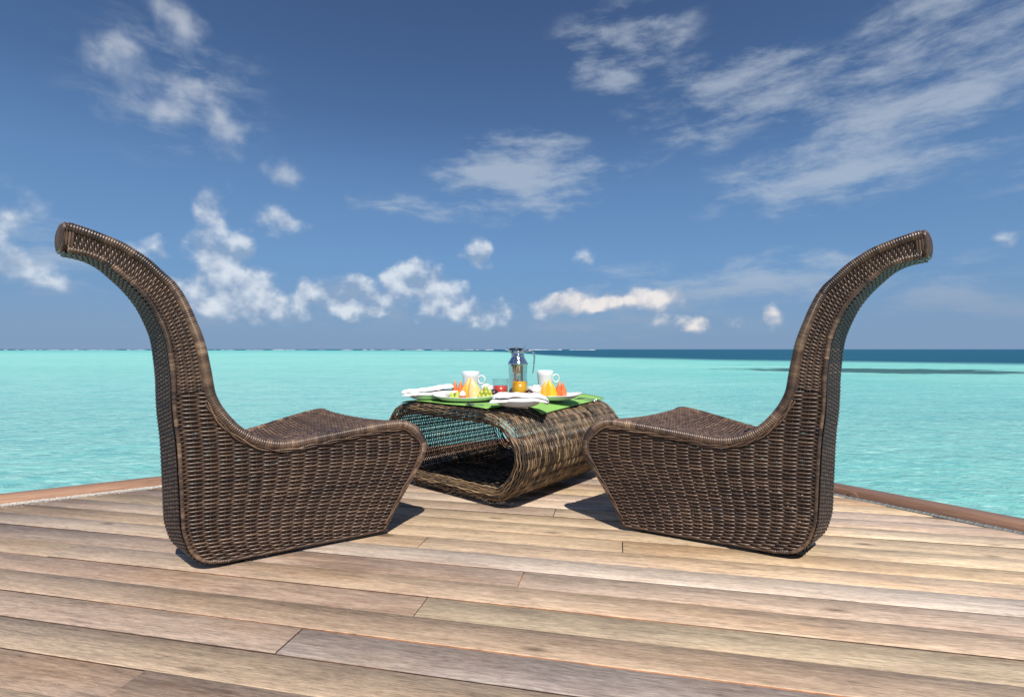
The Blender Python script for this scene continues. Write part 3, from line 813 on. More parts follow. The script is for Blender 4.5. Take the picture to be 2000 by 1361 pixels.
def build_chair():
    root = empty('wicker_chair')
    k_n = np.argmin(np.abs(FR[:, 0] - .846) + np.abs(FR[:, 1] - .300))
    def r_front(P2, u):
        # slim up the front slope, full over the seat and neck
        return np.interp(u, [0, .06, .13, .2, .62, 1], [.006, .007, .012, .0190, .0180, .0150])
    r_rear = lambda P2, u: np.interp(u, [0, .1, .5, .6, 1], [.0055, .006, .0065, .0085, .0085])
    for side in (-1, 1):
        o = side_weave(side).build('side_weave', M_CHAIR, root); o['kind'] = 'stuff'
        o = neck_weave(side).build('neck_weave', M_CHAIR, root); o['kind'] = 'stuff'
        wrapped_rim(FR, side, r_front, .0165, mean=.54).build('wrapped_rim', M_CHAIR, root)
        wrapped_rim(RE, side, r_rear, -.006).build('back_rim', M_CHAIR, root)
        # pair of loose canes twisted along the underside of the rim
        a = np.argmin(np.abs(FR[:, 0] - .70) + np.abs(FR[:, 1] - .03)); b = np.argmin(np.abs(FR[:, 0] - .112) + np.abs(FR[:, 1] - .60))
        C, L = spline(inset2(FR, .034)[a:b][::6], 260)
        C[:, 0] += np.interp(np.linspace(0, 1, 260), [0, .25, .35, 1], [.012, .012, 0, 0])
        for ph in (0, PI):
            mb = MB(); s = C[:, 0]; N = side_normal(s, side)
            tt = np.linspace(0, L / .16 * 2 * PI, 260)
            C2 = inset2(C, 0)
            T = np.gradient(C, axis=0); T /= np.linalg.norm(T, axis=1, keepdims=True)
            P = np.stack([s, side * half(s), C[:, 1]], 1) + N * (.0035 + .0025 * np.sin(tt + ph))[:, None]
            P[:, 0] += -T[:, 1] * .0045 * np.cos(tt + ph); P[:, 2] += T[:, 0] * .0045 * np.cos(tt + ph)
            tube(mb, P, .0032, N, 6, strand_tones(260, L / 260, .6), caps=True)
            mb.build('binding_cane', M_CHAIR, root)
        # bottom pole
        mb = MB(); s = np.linspace(.13, .69, 60); N = side_normal(s, side)
        tube(mb, np.stack([s, side * half(s), np.full(60, .019)], 1) - N * .007, .006, N, 8, strand_tones(60, .01, .4), caps=True)
        mb.build('bottom_pole', M_CHAIR, root)
        for s in (.2, .62):
            mb = MB(); lathe(mb, [(.014, 0), (.014, .016)], 12, close_bottom=True, close_top=True)
            f = mb.build('foot', M_FOOT, root); f.location = (s, side * (float(half(s)) - .05), 0)
    o = lateral_weave(FR, .0076, .042, .0034, .0038, .007, .012, .58, .018).build('seat_weave', M_CHAIR, root); o['kind'] = 'stuff'
    o = lateral_weave(RE, .0070, .030, .0030, .0036, -.001, 0., .24, .009).build('back_weave', M_CHAIR, root); o['kind'] = 'stuff'
    # end of the neck: canes laid over the opening
    mb = MB(); a, b = np.array(CH_REAR[-1]), np.array(CH_FRONT[-1])
    ctr = (a + b) / 2; up = (b - a) / np.linalg.norm(b - a); hw = float(half(ctr[0])); hh = np.linalg.norm(b - a) / 2
    out = np.array([-up[1], up[0]])
    if out[0] > 0: out = -out
    hw += .002; se = lambda an, f: (hw * math.copysign(abs(math.cos(an)) ** .55, math.cos(an)) * f, hh * math.copysign(abs(math.sin(an)) ** .55, math.sin(an)) * f)
    nk = 15
    for k in range(nk):
        y0 = hw * (-.93 + 1.86 * k / (nk - 1)); lim = hh * (1 - abs(y0 / hw) ** 4) ** .25
        P = []
        for q in range(9):
            f = -1 + q / 4; p = ctr + up * lim * f + out * (.012 * (1 - abs(f) ** 2.5) * (1 - .5 * (y0 / hw) ** 2) - .004)
            P.append((p[0], y0, p[1]))
        tube(mb, P, .0036, (out[0], 0, out[1]), 6, float(np.clip(RNG.normal(.45, .14), 0, 1)), caps=True)
    for q in range(4):
        P = []
        for k in range(48):
            yy, zz = se(k / 48 * 2 * PI, 1.0 - .03 * q); p = ctr + up * zz + out * (-.020 + .0068 * q); P.append((p[0], yy, p[1]))
        cN = np.array(P) - np.array([ctr[0], 0, ctr[1]]); cN /= np.linalg.norm(cN, axis=1, keepdims=True)
        tube(mb, P, .004, cN, 6, float(.5 + .15 * (q % 2)), closed=True)
    o = mb.build('end_cap', M_CHAIR, root)
    return root

chair = build_chair()
chair.location = (-1.1924, 1.7331, 0); chair.rotation_euler = (0, 0, R(49.91))
tag(chair, 'brown wicker lounge chair on the left, its high neck curling to the left', 'chair', 'wicker chairs facing the table')
chair2 = build_chair()                  # woven by hand: its strands differ from the first
chair2.location = (1.1572, 1.8246, 0); chair2.rotation_euler = (0, 0, R(133.32))
tag(chair2, 'brown wicker lounge chair on the right, its high neck curling to the right', 'chair', 'wicker chairs facing the table')

# ------------------------------------------------------------------ wicker table
T_O = Vector((-.048, 2.338, 0)); T_P = Vector((math.cos(R(140)), math.sin(R(140)), 0)); T_Q = Vector((math.cos(R(50)), math.sin(R(50)), 0))
TL = 1.005
T_PROF = [(.125, .459), (.41, .462), (.72, .459), (.832, .425), (.907, .335), (.936, .245), (.907, .14), (.85, .060), (.77, .034), (.41, .032), (.060, .034), (.002, .056), (-.078, .14), (-.116, .24), (-.092, .335), (-.008, .425)]
def tpos(r, q, z=0.): return T_O + T_P * r + T_Q * q + Vector((0, 0, z))
TP, TPL = spline(T_PROF, 420, True)
def top_z(r):
    up = TP[TP[:, 1] > .25]; o = np.argsort(up[:, 0]); return float(np.interp(r, up[o, 0], up[o, 1]))
def prof_in(d, n):
    C = TP.copy(); T = np.roll(C, -1, 0) - np.roll(C, 1, 0); T /= np.linalg.norm(T, axis=1, keepdims=True)
    Nn = np.stack([-T[:, 1], T[:, 0]], 1)
    c = C.mean(0)
    if np.mean(np.sum((C - c) * Nn, 1)) < 0: Nn = -Nn
    return C - Nn * d, Nn
def build_table():
    root = empty('wicker_table', tuple(T_O)); root.rotation_euler = (0, 0, R(50))   # local x = q, local y = r
    tag(root, 'low wicker tube table with open ends between the two chairs', 'table')
    cols = 54; n = cols * 7
    def loop(mb, d, q, j, A, rs, mean):
        C, Nn = prof_in(d, n)
        u = np.linspace(0, len(C), n, endpoint=False)
        P2 = np.stack([np.interp(u, np.arange(len(C) + 1), np.append(C[:, k], C[0, k])) for k in (0, 1)], 1)
        N2 = np.stack([np.interp(u, np.arange(len(C) + 1), np.append(Nn[:, k], Nn[0, k])) for k in (0, 1)], 1)
        off = A * np.cos(PI * (np.arange(n) / n * cols + j))
        P2 = P2 + N2 * off[:, None]
        qq = q + .0012 * np.sin(np.arange(n) / n * 2 * PI * 9 + j * .9)
        P = np.stack([qq, P2[:, 0], P2[:, 1]], 1)
        N = np.stack([np.zeros(n), N2[:, 0], N2[:, 1]], 1)
        tube(mb, P, rs, N, 4, strand_tones(n, TPL / n, mean, .1, .3, .28), closed=True)
    mb = MB(); q = .045; j = 0
    while q < TL - .045:
        loop(mb, .004, q, j, .0044, .0040, .5); q += .0073; j += 1
    o = mb.build('woven_shell', M_TABLE, root); o['kind'] = 'stuff'
    for end in (0, 1):
        mb = MB(); Rr = .027
        for k in range(13):
            a = -.15 + k / 12 * (PI + .3)
            qq = Rr - Rr * math.sin(a); d = .004 + Rr - Rr * math.cos(a)
            loop(mb, d, qq + .012 if end == 0 else TL - qq - .012, k, .0026, .0036, .48)
        o = mb.build('rolled_rim', M_TABLE, root)
    C, Nn = prof_in(.005, n)
    for k in range(cols):
        i = int(k / cols * len(C)) ; mb = MB()
        p = C[i]; tube(mb, [(.03 + t * (TL - .06), p[0], p[1]) for t in np.linspace(0, 1, 6)], .0042, (0, Nn[i, 0], Nn[i, 1]), 6, .18)
        mb.build('stake', M_TABLE, root)
    for (r, q) in ((.14, .1), (.14, TL - .1), (.72, .1), (.72, TL - .1)):
        mb = MB(); lathe(mb, [(.016, 0), (.016, .034)], 12, close_bottom=True, close_top=True)
        f = mb.build('foot', M_FOOT, root); f.location = (q, r, 0)
build_table()

# ------------------------------------------------------------------ things on the table
def at(px, py, z):
    Y = FPX * (CAM_H - z) / (py - 682); return Vector(((px - 1000) * Y / FPX, Y, z))
TOP = .473
M_MAT = None
def mat_weave():
    m, nt, b = mat('placemat_green'); tc = nt.n('ShaderNodeTexCoord')
    a = nt.noise(nt.vm('MULTIPLY', tc.outputs['Object'], (40., 400., 1.)), 1., 3); c = nt.noise(nt.vm('MULTIPLY', tc.outputs['Object'], (300., 30., 1.)), 1., 3)
    f = nt.m('MULTIPLY_ADD', nt.m('ADD', a, c), .5, .5)
    nt.link(nt.mix(1.0, (.235, .450, .105, 1), nt.comb(f, f, f), 'MULTIPLY'), b.inputs['Base Color'])
    b.inputs['Roughness'].default_value = .7
    bn = nt.n('ShaderNodeBump'); bn.inputs['Strength'].default_value = .4; bn.inputs['Distance'].default_value = .001
    nt.link(nt.m('ADD', a, c), bn.inputs['Height']); nt.link(bn.outputs[0], b.inputs['Normal'])
    return m
M_MAT = mat_weave()
def placemat(r0, r1, q0, q1, label, rot=0., z0=.010):
    mb = MB(); nr, nq = 24, 12; th = .0025
    rc, qc = (r0 + r1) / 2, (q0 + q1) / 2
    V = []
    for lay in (0, 1):
        for i in range(nr + 1):
            for j in range(nq + 1):
                r = r0 + (r1 - r0) * i / nr; q = q0 + (q1 - q0) * j / nq
                dr, dq = r - rc, q - qc
                r2 = rc + dr * math.cos(rot) - dq * math.sin(rot); q2 = qc + dr * math.sin(rot) + dq * math.cos(rot)
                p = tpos(r2, q2, top_z(r2) + z0 + lay * th)
                V.append(tuple(p))
    W = nq + 1; S = (nr + 1) * W; F = []
    for i in range(nr):
        for j in range(nq):
            a = i * W + j
            F.append((a, a + 1, a + W + 1, a + W)); F.append((S + a, S + a + W, S + a + W + 1, S + a + 1))
    per = [i * W for i in range(nr + 1)] + [nr * W + j for j in range(1, nq + 1)] + [i * W + nq for i in range(nr - 1, -1, -1)] + [j for j in range(nq - 1, 0, -1)]
    for k in range(len(per)):
        a, b_ = per[k], per[(k + 1) % len(per)]; F.append((a, S + a, S + b_, b_))
    c = tpos(rc, qc, 0)
    mb.add(np.array(V) - np.array([c.x, c.y, TOP]), F)
    o = mb.build('placemat', M_MAT); o.location = (c.x, c.y, TOP)
    tag(o, label, 'placemat', 'green placemats')
placemat(.13, .80, .035, .255, 'green placemat along the open left end of the table')
placemat(.008, .41, .275, 1.0, 'green placemat with a bare corner on the right of the table', R(-4))
TOPM = TOP + .0035

M_CHINA = simple('white_china', (.80, .80, .79), .18, 0, .02, 8)
M_CLOTH = simple('white_linen', (.82, .81, .80), .85, 0, .05, 90, .2, bump=.3)
def plate(px, py, a, b, label, rot=0., depth=.030, z=TOPM, tip=.012):
    p = at(px, py, z + depth * .6); mb = MB(); seg = 48
    rs_top = [0, .3, .55, .68, .78, .88, .96, 1.0]
    ztop = [.006, .006, .007, .010, .016, .023, .028, .030]
    rs_bot = [1.0, .97, .88, .76, .64, .52, .50, 0]
    zbot = [.0275, .024, .016, .008, .003, .000, .0025, .0025]
    V = []
    for rs, zs in ((rs_top, ztop), (rs_bot, zbot)):
        for r_, z_ in zip(rs, zs):
            for k in range(seg):
                an = k * 2 * PI / seg
                V.append((a * max(r_, 1e-4) * math.cos(an), b * max(r_, 1e-4) * math.sin(an), z_ * depth / .03 + tip * abs(math.cos(an)) ** 4 * r_ ** 4))
    n = len(V) // seg
    F = [(i * seg + k, i * seg + (k + 1) % seg, (i + 1) * seg + (k + 1) % seg, (i + 1) * seg + k) for i in range(n - 1) for k in range(seg)]
    mb.add(V, [tuple(reversed(f)) for f in F])
    o = mb.build('plate', M_CHINA); o.location = (p.x, p.y, z); o.rotation_euler = (0, 0, rot)
    tag(o, label, 'plate', 'white oval plates')
    return o
PL = plate(908, 777, .185, .105, 'white oval plate piled with papaya, melon and grapes', R(-6))
PR = plate(1078, 774.5, .170, .105, 'white oval plate with yellow melon and papaya on the right placemat', R(8))
NL = plate(841, 772.5, .150, .085, 'white side plate under the napkin at the left end of the table', R(4), .034)
NF = plate(1012, 785.5, .130, .080, 'white side plate under the napkin nearest the camera', R(-3), .036)

def napkin(P, L, W, label, rot, seed, flap):
    mb = MB(); nx, ny = 44, 18
    for lay in range(2):
        V = []; sx = 1 - .08 * lay; th = .017
        for side in (0, 1):
            for i in range(nx + 1):
                for j in range(ny + 1):
                    u, v = i / nx * 2 - 1, j / ny * 2 - 1
                    wob = mnoise.noise(Vector((u * 2.1 + seed * 3, v * 1.3, lay * 5.1)))
                    x = u * L / 2 * sx + .014 * lay * (1 if seed % 2 else -1) + .012 * mnoise.noise(Vector((v * 2.2, seed, lay)))
                    y = v * W / 2 * (1 - .12 * lay) + .02 * flap * u + .012 * wob
                    wv = wob * .008 + abs(mnoise.noise(Vector((x * 16 + seed, y * 9 + x * 14, lay * 1.7)))) * .009 - .003
                    edge = max(abs(u) ** 20, abs(v) ** 14)
                    z = .020 * lay + wv * (.4 + .6 * lay) + .014 * lay * max(-.3, u * (1 if not flap else -.6))
                    if flap and u > .35: z -= (u - .35) ** 1.5 * .055 * (1 + .4 * v)
                    z += side * th * (1 - .8 * edge) + (1 - side) * .004 * edge
                    V.append((x, y, z))
        S = (nx + 1) * (ny + 1); Wd = ny + 1; F = []
        for i in range(nx):
            for j in range(ny):
                a = i * Wd + j
                F.append((a, a + 1, a + Wd + 1, a + Wd)); F.append((S + a, S + a + Wd, S + a + Wd + 1, S + a + 1))
        per = [i * Wd for i in range(nx + 1)] + [nx * Wd + j for j in range(1, ny + 1)] + [i * Wd + ny for i in range(nx - 1, -1, -1)] + [j for j in range(ny - 1, 0, -1)]
        for k in range(len(per)):
            a, b_ = per[k], per[(k + 1) % len(per)]; F.append((a, S + a, S + b_, b_))
        mb.add(V, F)
    o = mb.build('napkin', M_CLOTH); o.location = P; o.rotation_euler = (0, R(-3), rot)
    tag(o, label, 'napkin', 'folded white napkins')
napkin(tuple(NL.location + Vector((0, 0, .030))), .31, .14, 'folded white napkin on the plate at the left end', R(8), 2, 0)
napkin(tuple(NF.location + Vector((.005, 0, .030))), .28, .14, 'rumpled white napkin on the plate nearest the camera', R(-4), 5, 1)

# mugs
def mug(px, py, label, rot=0.):
    p = at(px, py, TOPM); root = empty('mug', (p.x, p.y, TOPM), rot); tag(root, label, 'mug', 'tall white mugs')
    h = .152
    mb = MB(); lathe(mb, [(.0, .004), (.034, .003), (.034, 0), (.038, 0), (.0395, .004), (.0405, .03), (.044, .08), (.048, .125), (.0515, h), (.0500, h + .0015), (.048, h - .002), (.044, .12), (.040, .07), (.037, .03), (.03, .010), (.0, .009)], 40)
    mb.build('cup', M_CHINA, root)
    mb = MB(); a = np.linspace(0, 2 * PI, 28, endpoint=False)
    # ring-shaped handle
    P = np.stack([.066 + .0205 * np.cos(a), 0 * a, .106 + .023 * np.sin(a)], 1)
    N = np.stack([0 * a, 0 * a + 1, 0 * a], 1)
    tube(mb, P, .0042, N, 8, closed=True, flat=1.5)
    mb.build('handle', M_CHINA, root)
mug(919.5, 776.5, 'tall white mug behind the melon on the left plate', R(-12))
mug(1064.5, 772.5, 'tall white mug with ring handle behind the right plate', R(5))

# glasses of juice
def glass_mat():
    # thin clear glass: lets light straight through and mirrors more at grazing angles
    m, nt, b = mat('clear_glass')
    t = nt.n('ShaderNodeBsdfTransparent'); t.inputs[0].default_value = (.95, .97, .96, 1)
    g = nt.n('ShaderNodeBsdfGlossy'); g.inputs['Roughness'].default_value = .02
    lw = nt.n('ShaderNodeLayerWeight'); lw.inputs[0].default_value = .5
    fac = nt.m('MULTIPLY_ADD', nt.m('POWER', lw.outputs['Facing'], 4.), .7, .035)
    mx = nt.n('ShaderNodeMixShader'); nt.link(fac, mx.inputs[0]); nt.link(t.outputs[0], mx.inputs[1]); nt.link(g.outputs[0], mx.inputs[2])
    nt.link(mx.outputs[0], m.node_tree.nodes['Material Output'].inputs[0]); m.node_tree.nodes.remove(b)
    return m
M_GLASS = glass_mat()
def juice_mat(name, col):
    m, nt, b = mat(name); tc = nt.n('ShaderNodeTexCoord')
    n = nt.noise(tc.outputs['Object'], 40., 4); f = nt.m('MULTIPLY_ADD', n, .3, .85)
    nt.link(nt.mix(1.0, (*col, 1), nt.comb(f, f, f), 'MULTIPLY'), b.inputs['Base Color'])
    b.inputs['Roughness'].default_value = .25; b.inputs['Subsurface Weight'].default_value = .5
    b.inputs['Subsurface Radius'].default_value = (.02, .01, .004); b.inputs['Subsurface Scale'].default_value = 1.
    return m
def tumbler(px, py, h, r0, r1, fill, jm, label):
    p = at(px, py, TOPM); root = empty('juice_glass', (p.x, p.y, TOPM)); tag(root, label, 'glass', 'glasses of juice')
    rad = lambda z: r0 + (r1 - r0) * z / h
    mb = MB(); t = .0022
    lathe(mb, [(0, 0), (r0 * .96, 0), (r0, .003), (rad(h * .5), h * .5), (r1, h - .001), (r1 - t / 2, h), (r1 - t, h - .001), (rad(h * .5) - t, h * .5), (r0 - t, .009), (r0 * .8, .007), (0, .007)], 36)
    mb.build('tumbler', M_GLASS, root)
    mb = MB(); zf = fill; e = .0004
    lathe(mb, [(0, .0075), (r0 * .8, .0075), (r0 - t - e, .0095), (rad(zf) - t - e, zf), (0, zf - .0005)], 36)
    mb.build('juice', jm, root)
tumbler(977.5, 777.5, .113, .041, .046, .072, juice_mat('watermelon_juice', (.72, .07, .055)), 'glass half full of red juice left of the steel jug')
tumbler(1015, 779.5, .104, .0425, .0445, .100, juice_mat('orange_juice', (.90, .44, .008)), 'glass of orange juice in front of the steel jug')

# steel vacuum jug
def build_jug():
    M_CHR = simple('polished_steel', (.72, .72, .73), .055, 1.0, .02, 6)
    M_BLK = simple('black_plastic', (.012, .012, .013), .3)
    p = at(1011.5, 768.0, TOPM); root = empty('vacuum_jug', (p.x, p.y, TOPM), R(4))
    tag(root, 'polished steel coffee jug with open hooked handle at the middle of the table', 'jug')
    s = 1.0
    mb = MB(); lathe(mb, [(0, 0), (.055, 0), (.0585, .004), (.0585, .012), (.060, .016), (.0605, .05), (.0605, .12), (.0605, .176), (.0625, .181), (.0655, .186), (.0655, .191), (.062, .198), (.053, .214), (.044, .228), (.0405, .236), (.0395, .240)], 56)
    mb.build('body', M_CHR, root)
    mb = MB(); lathe(mb, [(.0415, .238), (.0435, .2385), (.0435, .246), (.040, .248), (.037, .252), (.037, .266), (.0385, .269), (.0385, .274), (0, .274)], 48)
    mb.build('collar', M_CHR, root)
    # spout: a trough leaning out to the left
    mb = MB(); V = []; n = 9
    for (cx, w, z, d) in ((-.030, .028, .254, .018), (-.050, .022, .272, .016), (-.068, .013, .287, .011), (-.076, .006, .2915, .006)):
        for k in range(n):
            a = PI * k / (n - 1)
            V.append((cx - 0 * a, w * math.cos(a), z - d * math.sin(a) + .004))
        for k in range(n):
            a = PI * (n - 1 - k) / (n - 1)
            V.append((cx, w * .86 * math.cos(a), z - d * .8 * math.sin(a) + .006))
    m2 = 2 * n; F = []
    for i in range(3):
        for k in range(m2): F.append((i * m2 + k, i * m2 + (k + 1) % m2, (i + 1) * m2 + (k + 1) % m2, (i + 1) * m2 + k))
    F += [tuple(range(m2)), tuple(3 * m2 + k for k in reversed(range(m2)))]
    mb.add(V, F); mb.build('spout', M_CHR, root)
    mb = MB(); V = []
    lathe(mb, [(.0, .279), (.034, .2785), (.037, .282), (.036, .287), (.026, .291), (0, .2925)], 32, sx=1.25, sy=.92, center=(-.012, 0, 0))
    mb.build('lid', M_BLK, root)
    mb = MB(); lathe(mb, [(.0, .268), (.020, .268), (.024, .272), (.022, .278), (0, .280)], 24, center=(.026, 0, 0)); mb.build('hinge', M_CHR, root)
    mb = MB(); C, _ = spline(np.array([(.036, 0, .262), (.058, 0, .271), (.082, 0, .2725), (.099, 0, .264), (.106, 0, .243), (.1055, 0, .20), (.101, 0, .160), (.0965, 0, .128)]), 50)
    rad = np.interp(np.linspace(0, 1, 50), [0, .3, .5, .9, 1], [.005, .0065, .0065, .0048, .0038])
    tube(mb, C, rad, (0, 1, 0), 10, caps=True, flat=1.7); mb.build('handle', M_CHR, root)
    mb = MB(); C, _ = spline(np.array([(.022, 0, .280), (.034, 0, .287), (.045, 0, .296), (.050, 0, .309)]), 16)
    tube(mb, C, .0036, (0, 1, 0), 8, caps=True, flat=2.2); mb.build('thumb_lever', M_CHR, root)
build_jug()

# fruit
def fruit(name, col, col2, rough=.35):
    m, nt, b = mat(name); tc = nt.n('ShaderNodeTexCoord')
    n = nt.noise(nt.vm('MULTIPLY', tc.outputs['Object'], (60., 60., 22.)), 1., 4)
    nt.link(nt.mix(nt.smooth(n, .35, .7), (*col, 1), (*col2, 1)), b.inputs['Base Color'])
    b.inputs['Roughness'].default_value = rough; b.inputs['Subsurface Weight'].default_value = .25
    b.inputs['Subsurface Radius'].default_value = (.008, .004, .002); b.inputs['Subsurface Scale'].default_value = 1.
    return m
F_PAP = fruit('papaya_flesh', (.66, .13, .035), (.78, .27, .09)); F_PAPR = fruit('papaya_skin', (.36, .40, .05), (.62, .36, .05))
F_MEL = fruit('melon_flesh', (.72, .34, .03), (.80, .46, .09)); F_MELR = fruit('melon_rind', (.74, .40, .010), (.80, .50, .03))
F_CAN = fruit('pale_melon_flesh', (.74, .50, .17), (.80, .60, .30)); F_CANR = fruit('pale_melon_rind', (.80, .55, .12), (.84, .66, .22))
F_KIW = fruit('green_flesh', (.36, .50, .05), (.50, .62, .12)); F_KIWR = fruit('green_skin', (.20, .34, .03), (.30, .42, .05))
F_GRA = fruit('grape_skin', (.30, .36, .025), (.42, .46, .07), .22); F_STEM = simple('grape_stem', (.16, .13, .04), .7)
F_PLU = fruit('plum_skin', (.035, .012, .022), (.06, .018, .03), .3); F_RED = fruit('red_skin', (.50, .03, .02), (.62, .06, .03), .3); F_WHT = fruit('white_flesh', (.80, .76, .70), (.84, .80, .76), .4)

def wedge(px, py, h, w, d, lean, rot, fm, rm, name, label, cat, group=None, z=TOPM + .008, spread=R(70)):
    """standing wedge: two cut faces meeting at an edge, skin behind, narrowing to the tip"""
    p = at(px, py, z); root = empty(name, (p.x, p.y, z), rot); tag(root, label, cat, group)
    n = 11; m = 9; V = []; S = []
    for i in range(n):
        t = i / (n - 1)
        k = max(.06, (1 - t ** 2.3)) if t > .12 else .88 + t * .9
        ox = lean * t * t * h
        r_ = d * k
        for j in range(m):
            a = -spread / 2 + spread * j / (m - 1)
            V.append((ox + w / 2 * k * math.sin(a) / math.sin(spread / 2), r_ * (math.cos(a) - .35) * .8, t * h))
        S.append((ox, -r_ * .62, t * h))
    mb = MB(); n0 = len(V)
    FV = []
    for i in range(n):
        FV += [V[i * m], S[i], V[i * m + m - 1]]
    F = []
    for i in range(n - 1):
        for s in (0, 1): F.append((3 * i + s, 3 * i + s + 1, 3 * i + 4 + s, 3 * i + 3 + s))
    F += [(2, 1, 0), (3 * n - 3, 3 * n - 2, 3 * n - 1)]
    mb.add(FV, F); mb.build('flesh', fm, root, smooth=False)
    mb = MB(); F = [(i * m + j, (i + 1) * m + j, (i + 1) * m + j + 1, i * m + j + 1) for i in range(n - 1) for j in range(m - 1)]
    F += [tuple(range(m))]
    mb.add(V, F); mb.build('rind', rm, root)
    return root
B1 = 779.0
wedge(889.5, B1 - 1.5, .103, .040, .042, -.02, R(15), F_PAP, F_PAPR, 'papaya_wedge', 'slim orange papaya wedge at the far left of the fruit on the left plate', 'papaya', 'papaya wedges')
wedge(898.5, B1 - 1, .100, .046, .042, .04, R(-10), F_PAP, F_PAPR, 'papaya_wedge', 'orange papaya wedge beside the tall melon on the left plate', 'papaya', 'papaya wedges')
wedge(915.5, B1 - 1, .118, .080, .055, .10, R(40), F_MEL, F_MELR, 'melon_wedge', 'deep yellow melon wedge leaning behind the pale one on the left plate', 'melon', 'melon wedges')
wedge(925, B1 + .6, .114, .090, .06, -.12, R(-18), F_CAN, F_CANR, 'melon_wedge', 'tall pale cream melon wedge at the middle of the left plate', 'melon', 'melon wedges')
wedge(884, B1 + .8, .048, .030, .028, -.1, R(20), F_KIW, F_KIWR, 'green_melon_wedge', 'small green fruit slice leftmost on the left plate', 'fruit slice', 'small green fruit slices')
wedge(892, B1 + 1., .052, .032, .028, .1, R(-15), F_KIW, F_KIWR, 'green_melon_wedge', 'small green fruit slice in front of the two papaya wedges', 'fruit slice', 'small green fruit slices')
B2 = 776.5
wedge(1066, B2, .100, .056, .05, .0, R(28), F_MEL, F_MELR, 'melon_wedge', 'golden melon wedge nearest the napkin on the right plate', 'melon', 'melon wedges')
wedge(1076, B2 + .5, .104, .068, .05, -.12, R(-20), F_MELR, F_MELR, 'melon_wedge', 'bright yellow melon wedge in front of the right mug', 'melon', 'melon wedges')
wedge(1092, B2 - .2, .094, .044, .04, .05, R(24), F_PAP, F_PAPR, 'papaya_wedge', 'striped orange papaya wedge on the right plate beside the yellow melon', 'papaya', 'papaya wedges')
wedge(1099.5, B2 - .4, .092, .042, .04, -.04, R(-14), F_PAP, F_CANR, 'papaya_wedge', 'orange papaya wedge outermost on the right plate', 'papaya', 'papaya wedges')

def ball(mb, c, r, seg=16, rings=9, sq=1.0):
    lathe(mb, [(max(r * math.sin(PI * i / rings), 1e-5), -r * sq * math.cos(PI * i / rings)) for i in range(rings + 1)], seg, center=c)
p = at(947, 779, TOPM + .010); gb = empty('grape_bunch', tuple(p)); tag(gb, 'bunch of green grapes on the left plate', 'grapes')
for (x, y, z) in ((-.030, 0, .012), (-.008, -.010, .012), (.016, -.008, .012), (.034, .004, .012), (-.018, .006, .033), (.006, -.004, .035), (.026, .006, .033), (.004, .010, .053), (-.024, .022, .014), (.012, .024, .016)):
    mb = MB(); ball(mb, (0, 0, 0), .0152, sq=1.08); o = mb.build('grape', F_GRA, gb); o.location = (x, y, z)
mb = MB(); tube(mb, [(0, .01, .03), (.006, .012, .055), (.02, .014, .075)], .0016, (0, 1, 0), 6, caps=True); mb.build('stem', F_STEM, gb)
def whole_fruit(px, py, r, m1, name, label, cat, cut=None, z=TOPM + .008):
    p = at(px, py, z); root = empty(name, tuple(p)); tag(root, label, cat)
    mb = MB(); pr = [(max(r * math.sin(PI * i / 14) * (1 + .04 * math.sin(3 * PI * i / 14)), 1e-5), r - r * .94 * math.cos(PI * i / 14)) for i in range(15 if cut is None else 9)]
    lathe(mb, pr, 24); mb.build('skin', m1, root)
    if cut is not None:
        mb = MB(); zt = pr[-1][1]; rr = pr[-1][0]
        lathe(mb, [(rr, zt), (rr * .97, zt + .004), (rr * .8, zt + .016), (rr * .4, zt + .024), (1e-5, zt + .026)], 24); mb.build('flesh', cut, root)
    else:
        mb = MB(); tube(mb, [(0, 0, 2 * r * .93), (.002, 0, 2 * r * .93 + .008)], .0018, (0, 1, 0), 6, caps=True); mb.build('stem', F_STEM, root)
whole_fruit(903.5, 780.3, .019, F_RED, 'peeled_lychee', 'small white fruit in its red shell at the front of the left plate', 'fruit', F_WHT)
whole_fruit(964.5, 778.5, .027, F_PLU, 'plum', 'dark purple plum between the grapes and the red juice', 'plum')
whole_fruit(1033, 778.5, .026, F_PLU, 'plum', 'dark red brown plum beside the orange juice', 'plum')

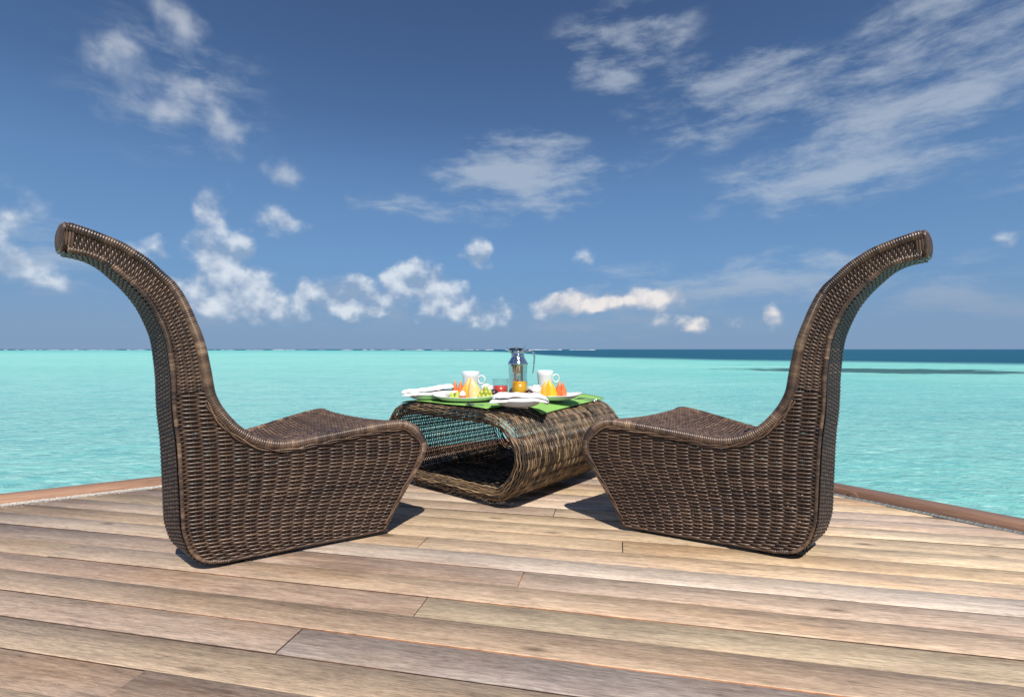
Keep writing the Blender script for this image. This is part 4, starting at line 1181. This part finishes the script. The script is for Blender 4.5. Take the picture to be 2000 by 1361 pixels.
# speckled sugar pots
def pot_mat():
    m, nt, b = mat('speckled_glaze'); tc = nt.n('ShaderNodeTexCoord')
    n = nt.noise(tc.outputs['Object'], 190., 2)
    v = nt.n('ShaderNodeTexVoronoi', feature='DISTANCE_TO_EDGE'); v.inputs['Scale'].default_value = 130.; nt.link(tc.outputs['Object'], v.inputs['Vector'])
    f = nt.m('MULTIPLY', nt.smooth(n, .5, .62), nt.smooth(v.outputs[0], .02, .10))
    nt.link(nt.mix(f, (.80, .78, .75, 1), (.19, .13, .10, 1)), b.inputs['Base Color']); b.inputs['Roughness'].default_value = .35
    return m
M_POT = pot_mat(); M_PAPER = simple('sachet_paper', (.78, .76, .73), .7, 0, .15, 60)
def pot(px, py, r, h, label, seed):
    p = at(px, py, TOPM); root = empty('sugar_pot', (p.x, p.y, TOPM)); tag(root, label, 'pot', 'speckled sugar pots')
    mb = MB(); lathe(mb, [(0, 0), (r * .8, 0), (r * .95, .006), (r, h * .5), (r * .96, h), (r * .90, h), (r * .92, h * .5), (r * .8, .01), (0, .01)], 28); mb.build('bowl', M_POT, root)
    g = random.Random(seed)
    for k in range(7):
        mb = MB(); box(mb, (-.014, -.0012, 0), (.014, .0012, .036))
        o = mb.build('sachet', M_PAPER, root, smooth=False); o.location = (g.uniform(-.4, .4) * r, g.uniform(-.5, .5) * r, h * .45 + g.uniform(0, .012)); o.rotation_euler = (g.uniform(-.25, .25), g.uniform(-.3, .3), g.uniform(-1.2, 1.2))
pot(951, 774.0, .038, .066, 'small speckled pot of sachets behind the grapes', 1)
pot(1045, 775.5, .046, .062, 'small speckled pot of sachets between the orange juice and the right plate', 2)

# cutlery
M_STEEL = simple('cutlery_steel', (.66, .66, .67), .16, 1.0, .04, 20)
def cutlery(pa, pb, kind, label, z=TOPM):
    a = at(*pa, z); b_ = at(*pb, z); d = (b_ - a); L = d.length; root = empty(kind, tuple(a), math.atan2(d.y, d.x)); tag(root, label, kind)
    mb = MB(); C = np.array([(t * L * .62, 0, .004 + .002 * math.sin(PI * t)) for t in np.linspace(0, 1, 14)])
    tube(mb, C, np.interp(np.linspace(0, 1, 14), [0, .1, .8, 1], [.003, .0055, .004, .003]), (0, 0, 1), 8, caps=True, flat=.5); mb.build('handle', M_STEEL, root)
    mb = MB()
    if kind == 'knife':
        box(mb, (L * .61, -.009, .003), (L, .007, .0046)); mb.build('blade', M_STEEL, root, smooth=False)
    elif kind == 'fork':
        box(mb, (L * .61, -.011, .003), (L * .76, .011, .005)); mb.build('neck', M_STEEL, root, smooth=False)
        for k in range(4):
            mb = MB(); y = -.0095 + k * .0063
            tube(mb, [(L * .75, y, .004), (L * .88, y, .0055), (L, y, .004)], .0017, (0, 0, 1), 6, caps=True); mb.build('tine', M_STEEL, root)
    else:
        lathe(mb, [(0, .0035), (.6, .004), (.9, .0065), (1, .009), (.95, .0095), (.6, .006), (0, .005)], 20, sx=.030, sy=.019, center=(L * .62 + .028, 0, 0)); mb.build('bowl', M_STEEL, root)
cutlery((1128, 778.5), (1168, 781), 'knife', 'steel knife on the right placemat beside the plate')
cutlery((1122, 780), (1163, 784), 'fork', 'steel fork lying in front of the knife on the right placemat')
cutlery((945, 792.5), (920, 792), 'spoon', 'steel spoon in front of the left fruit plate')
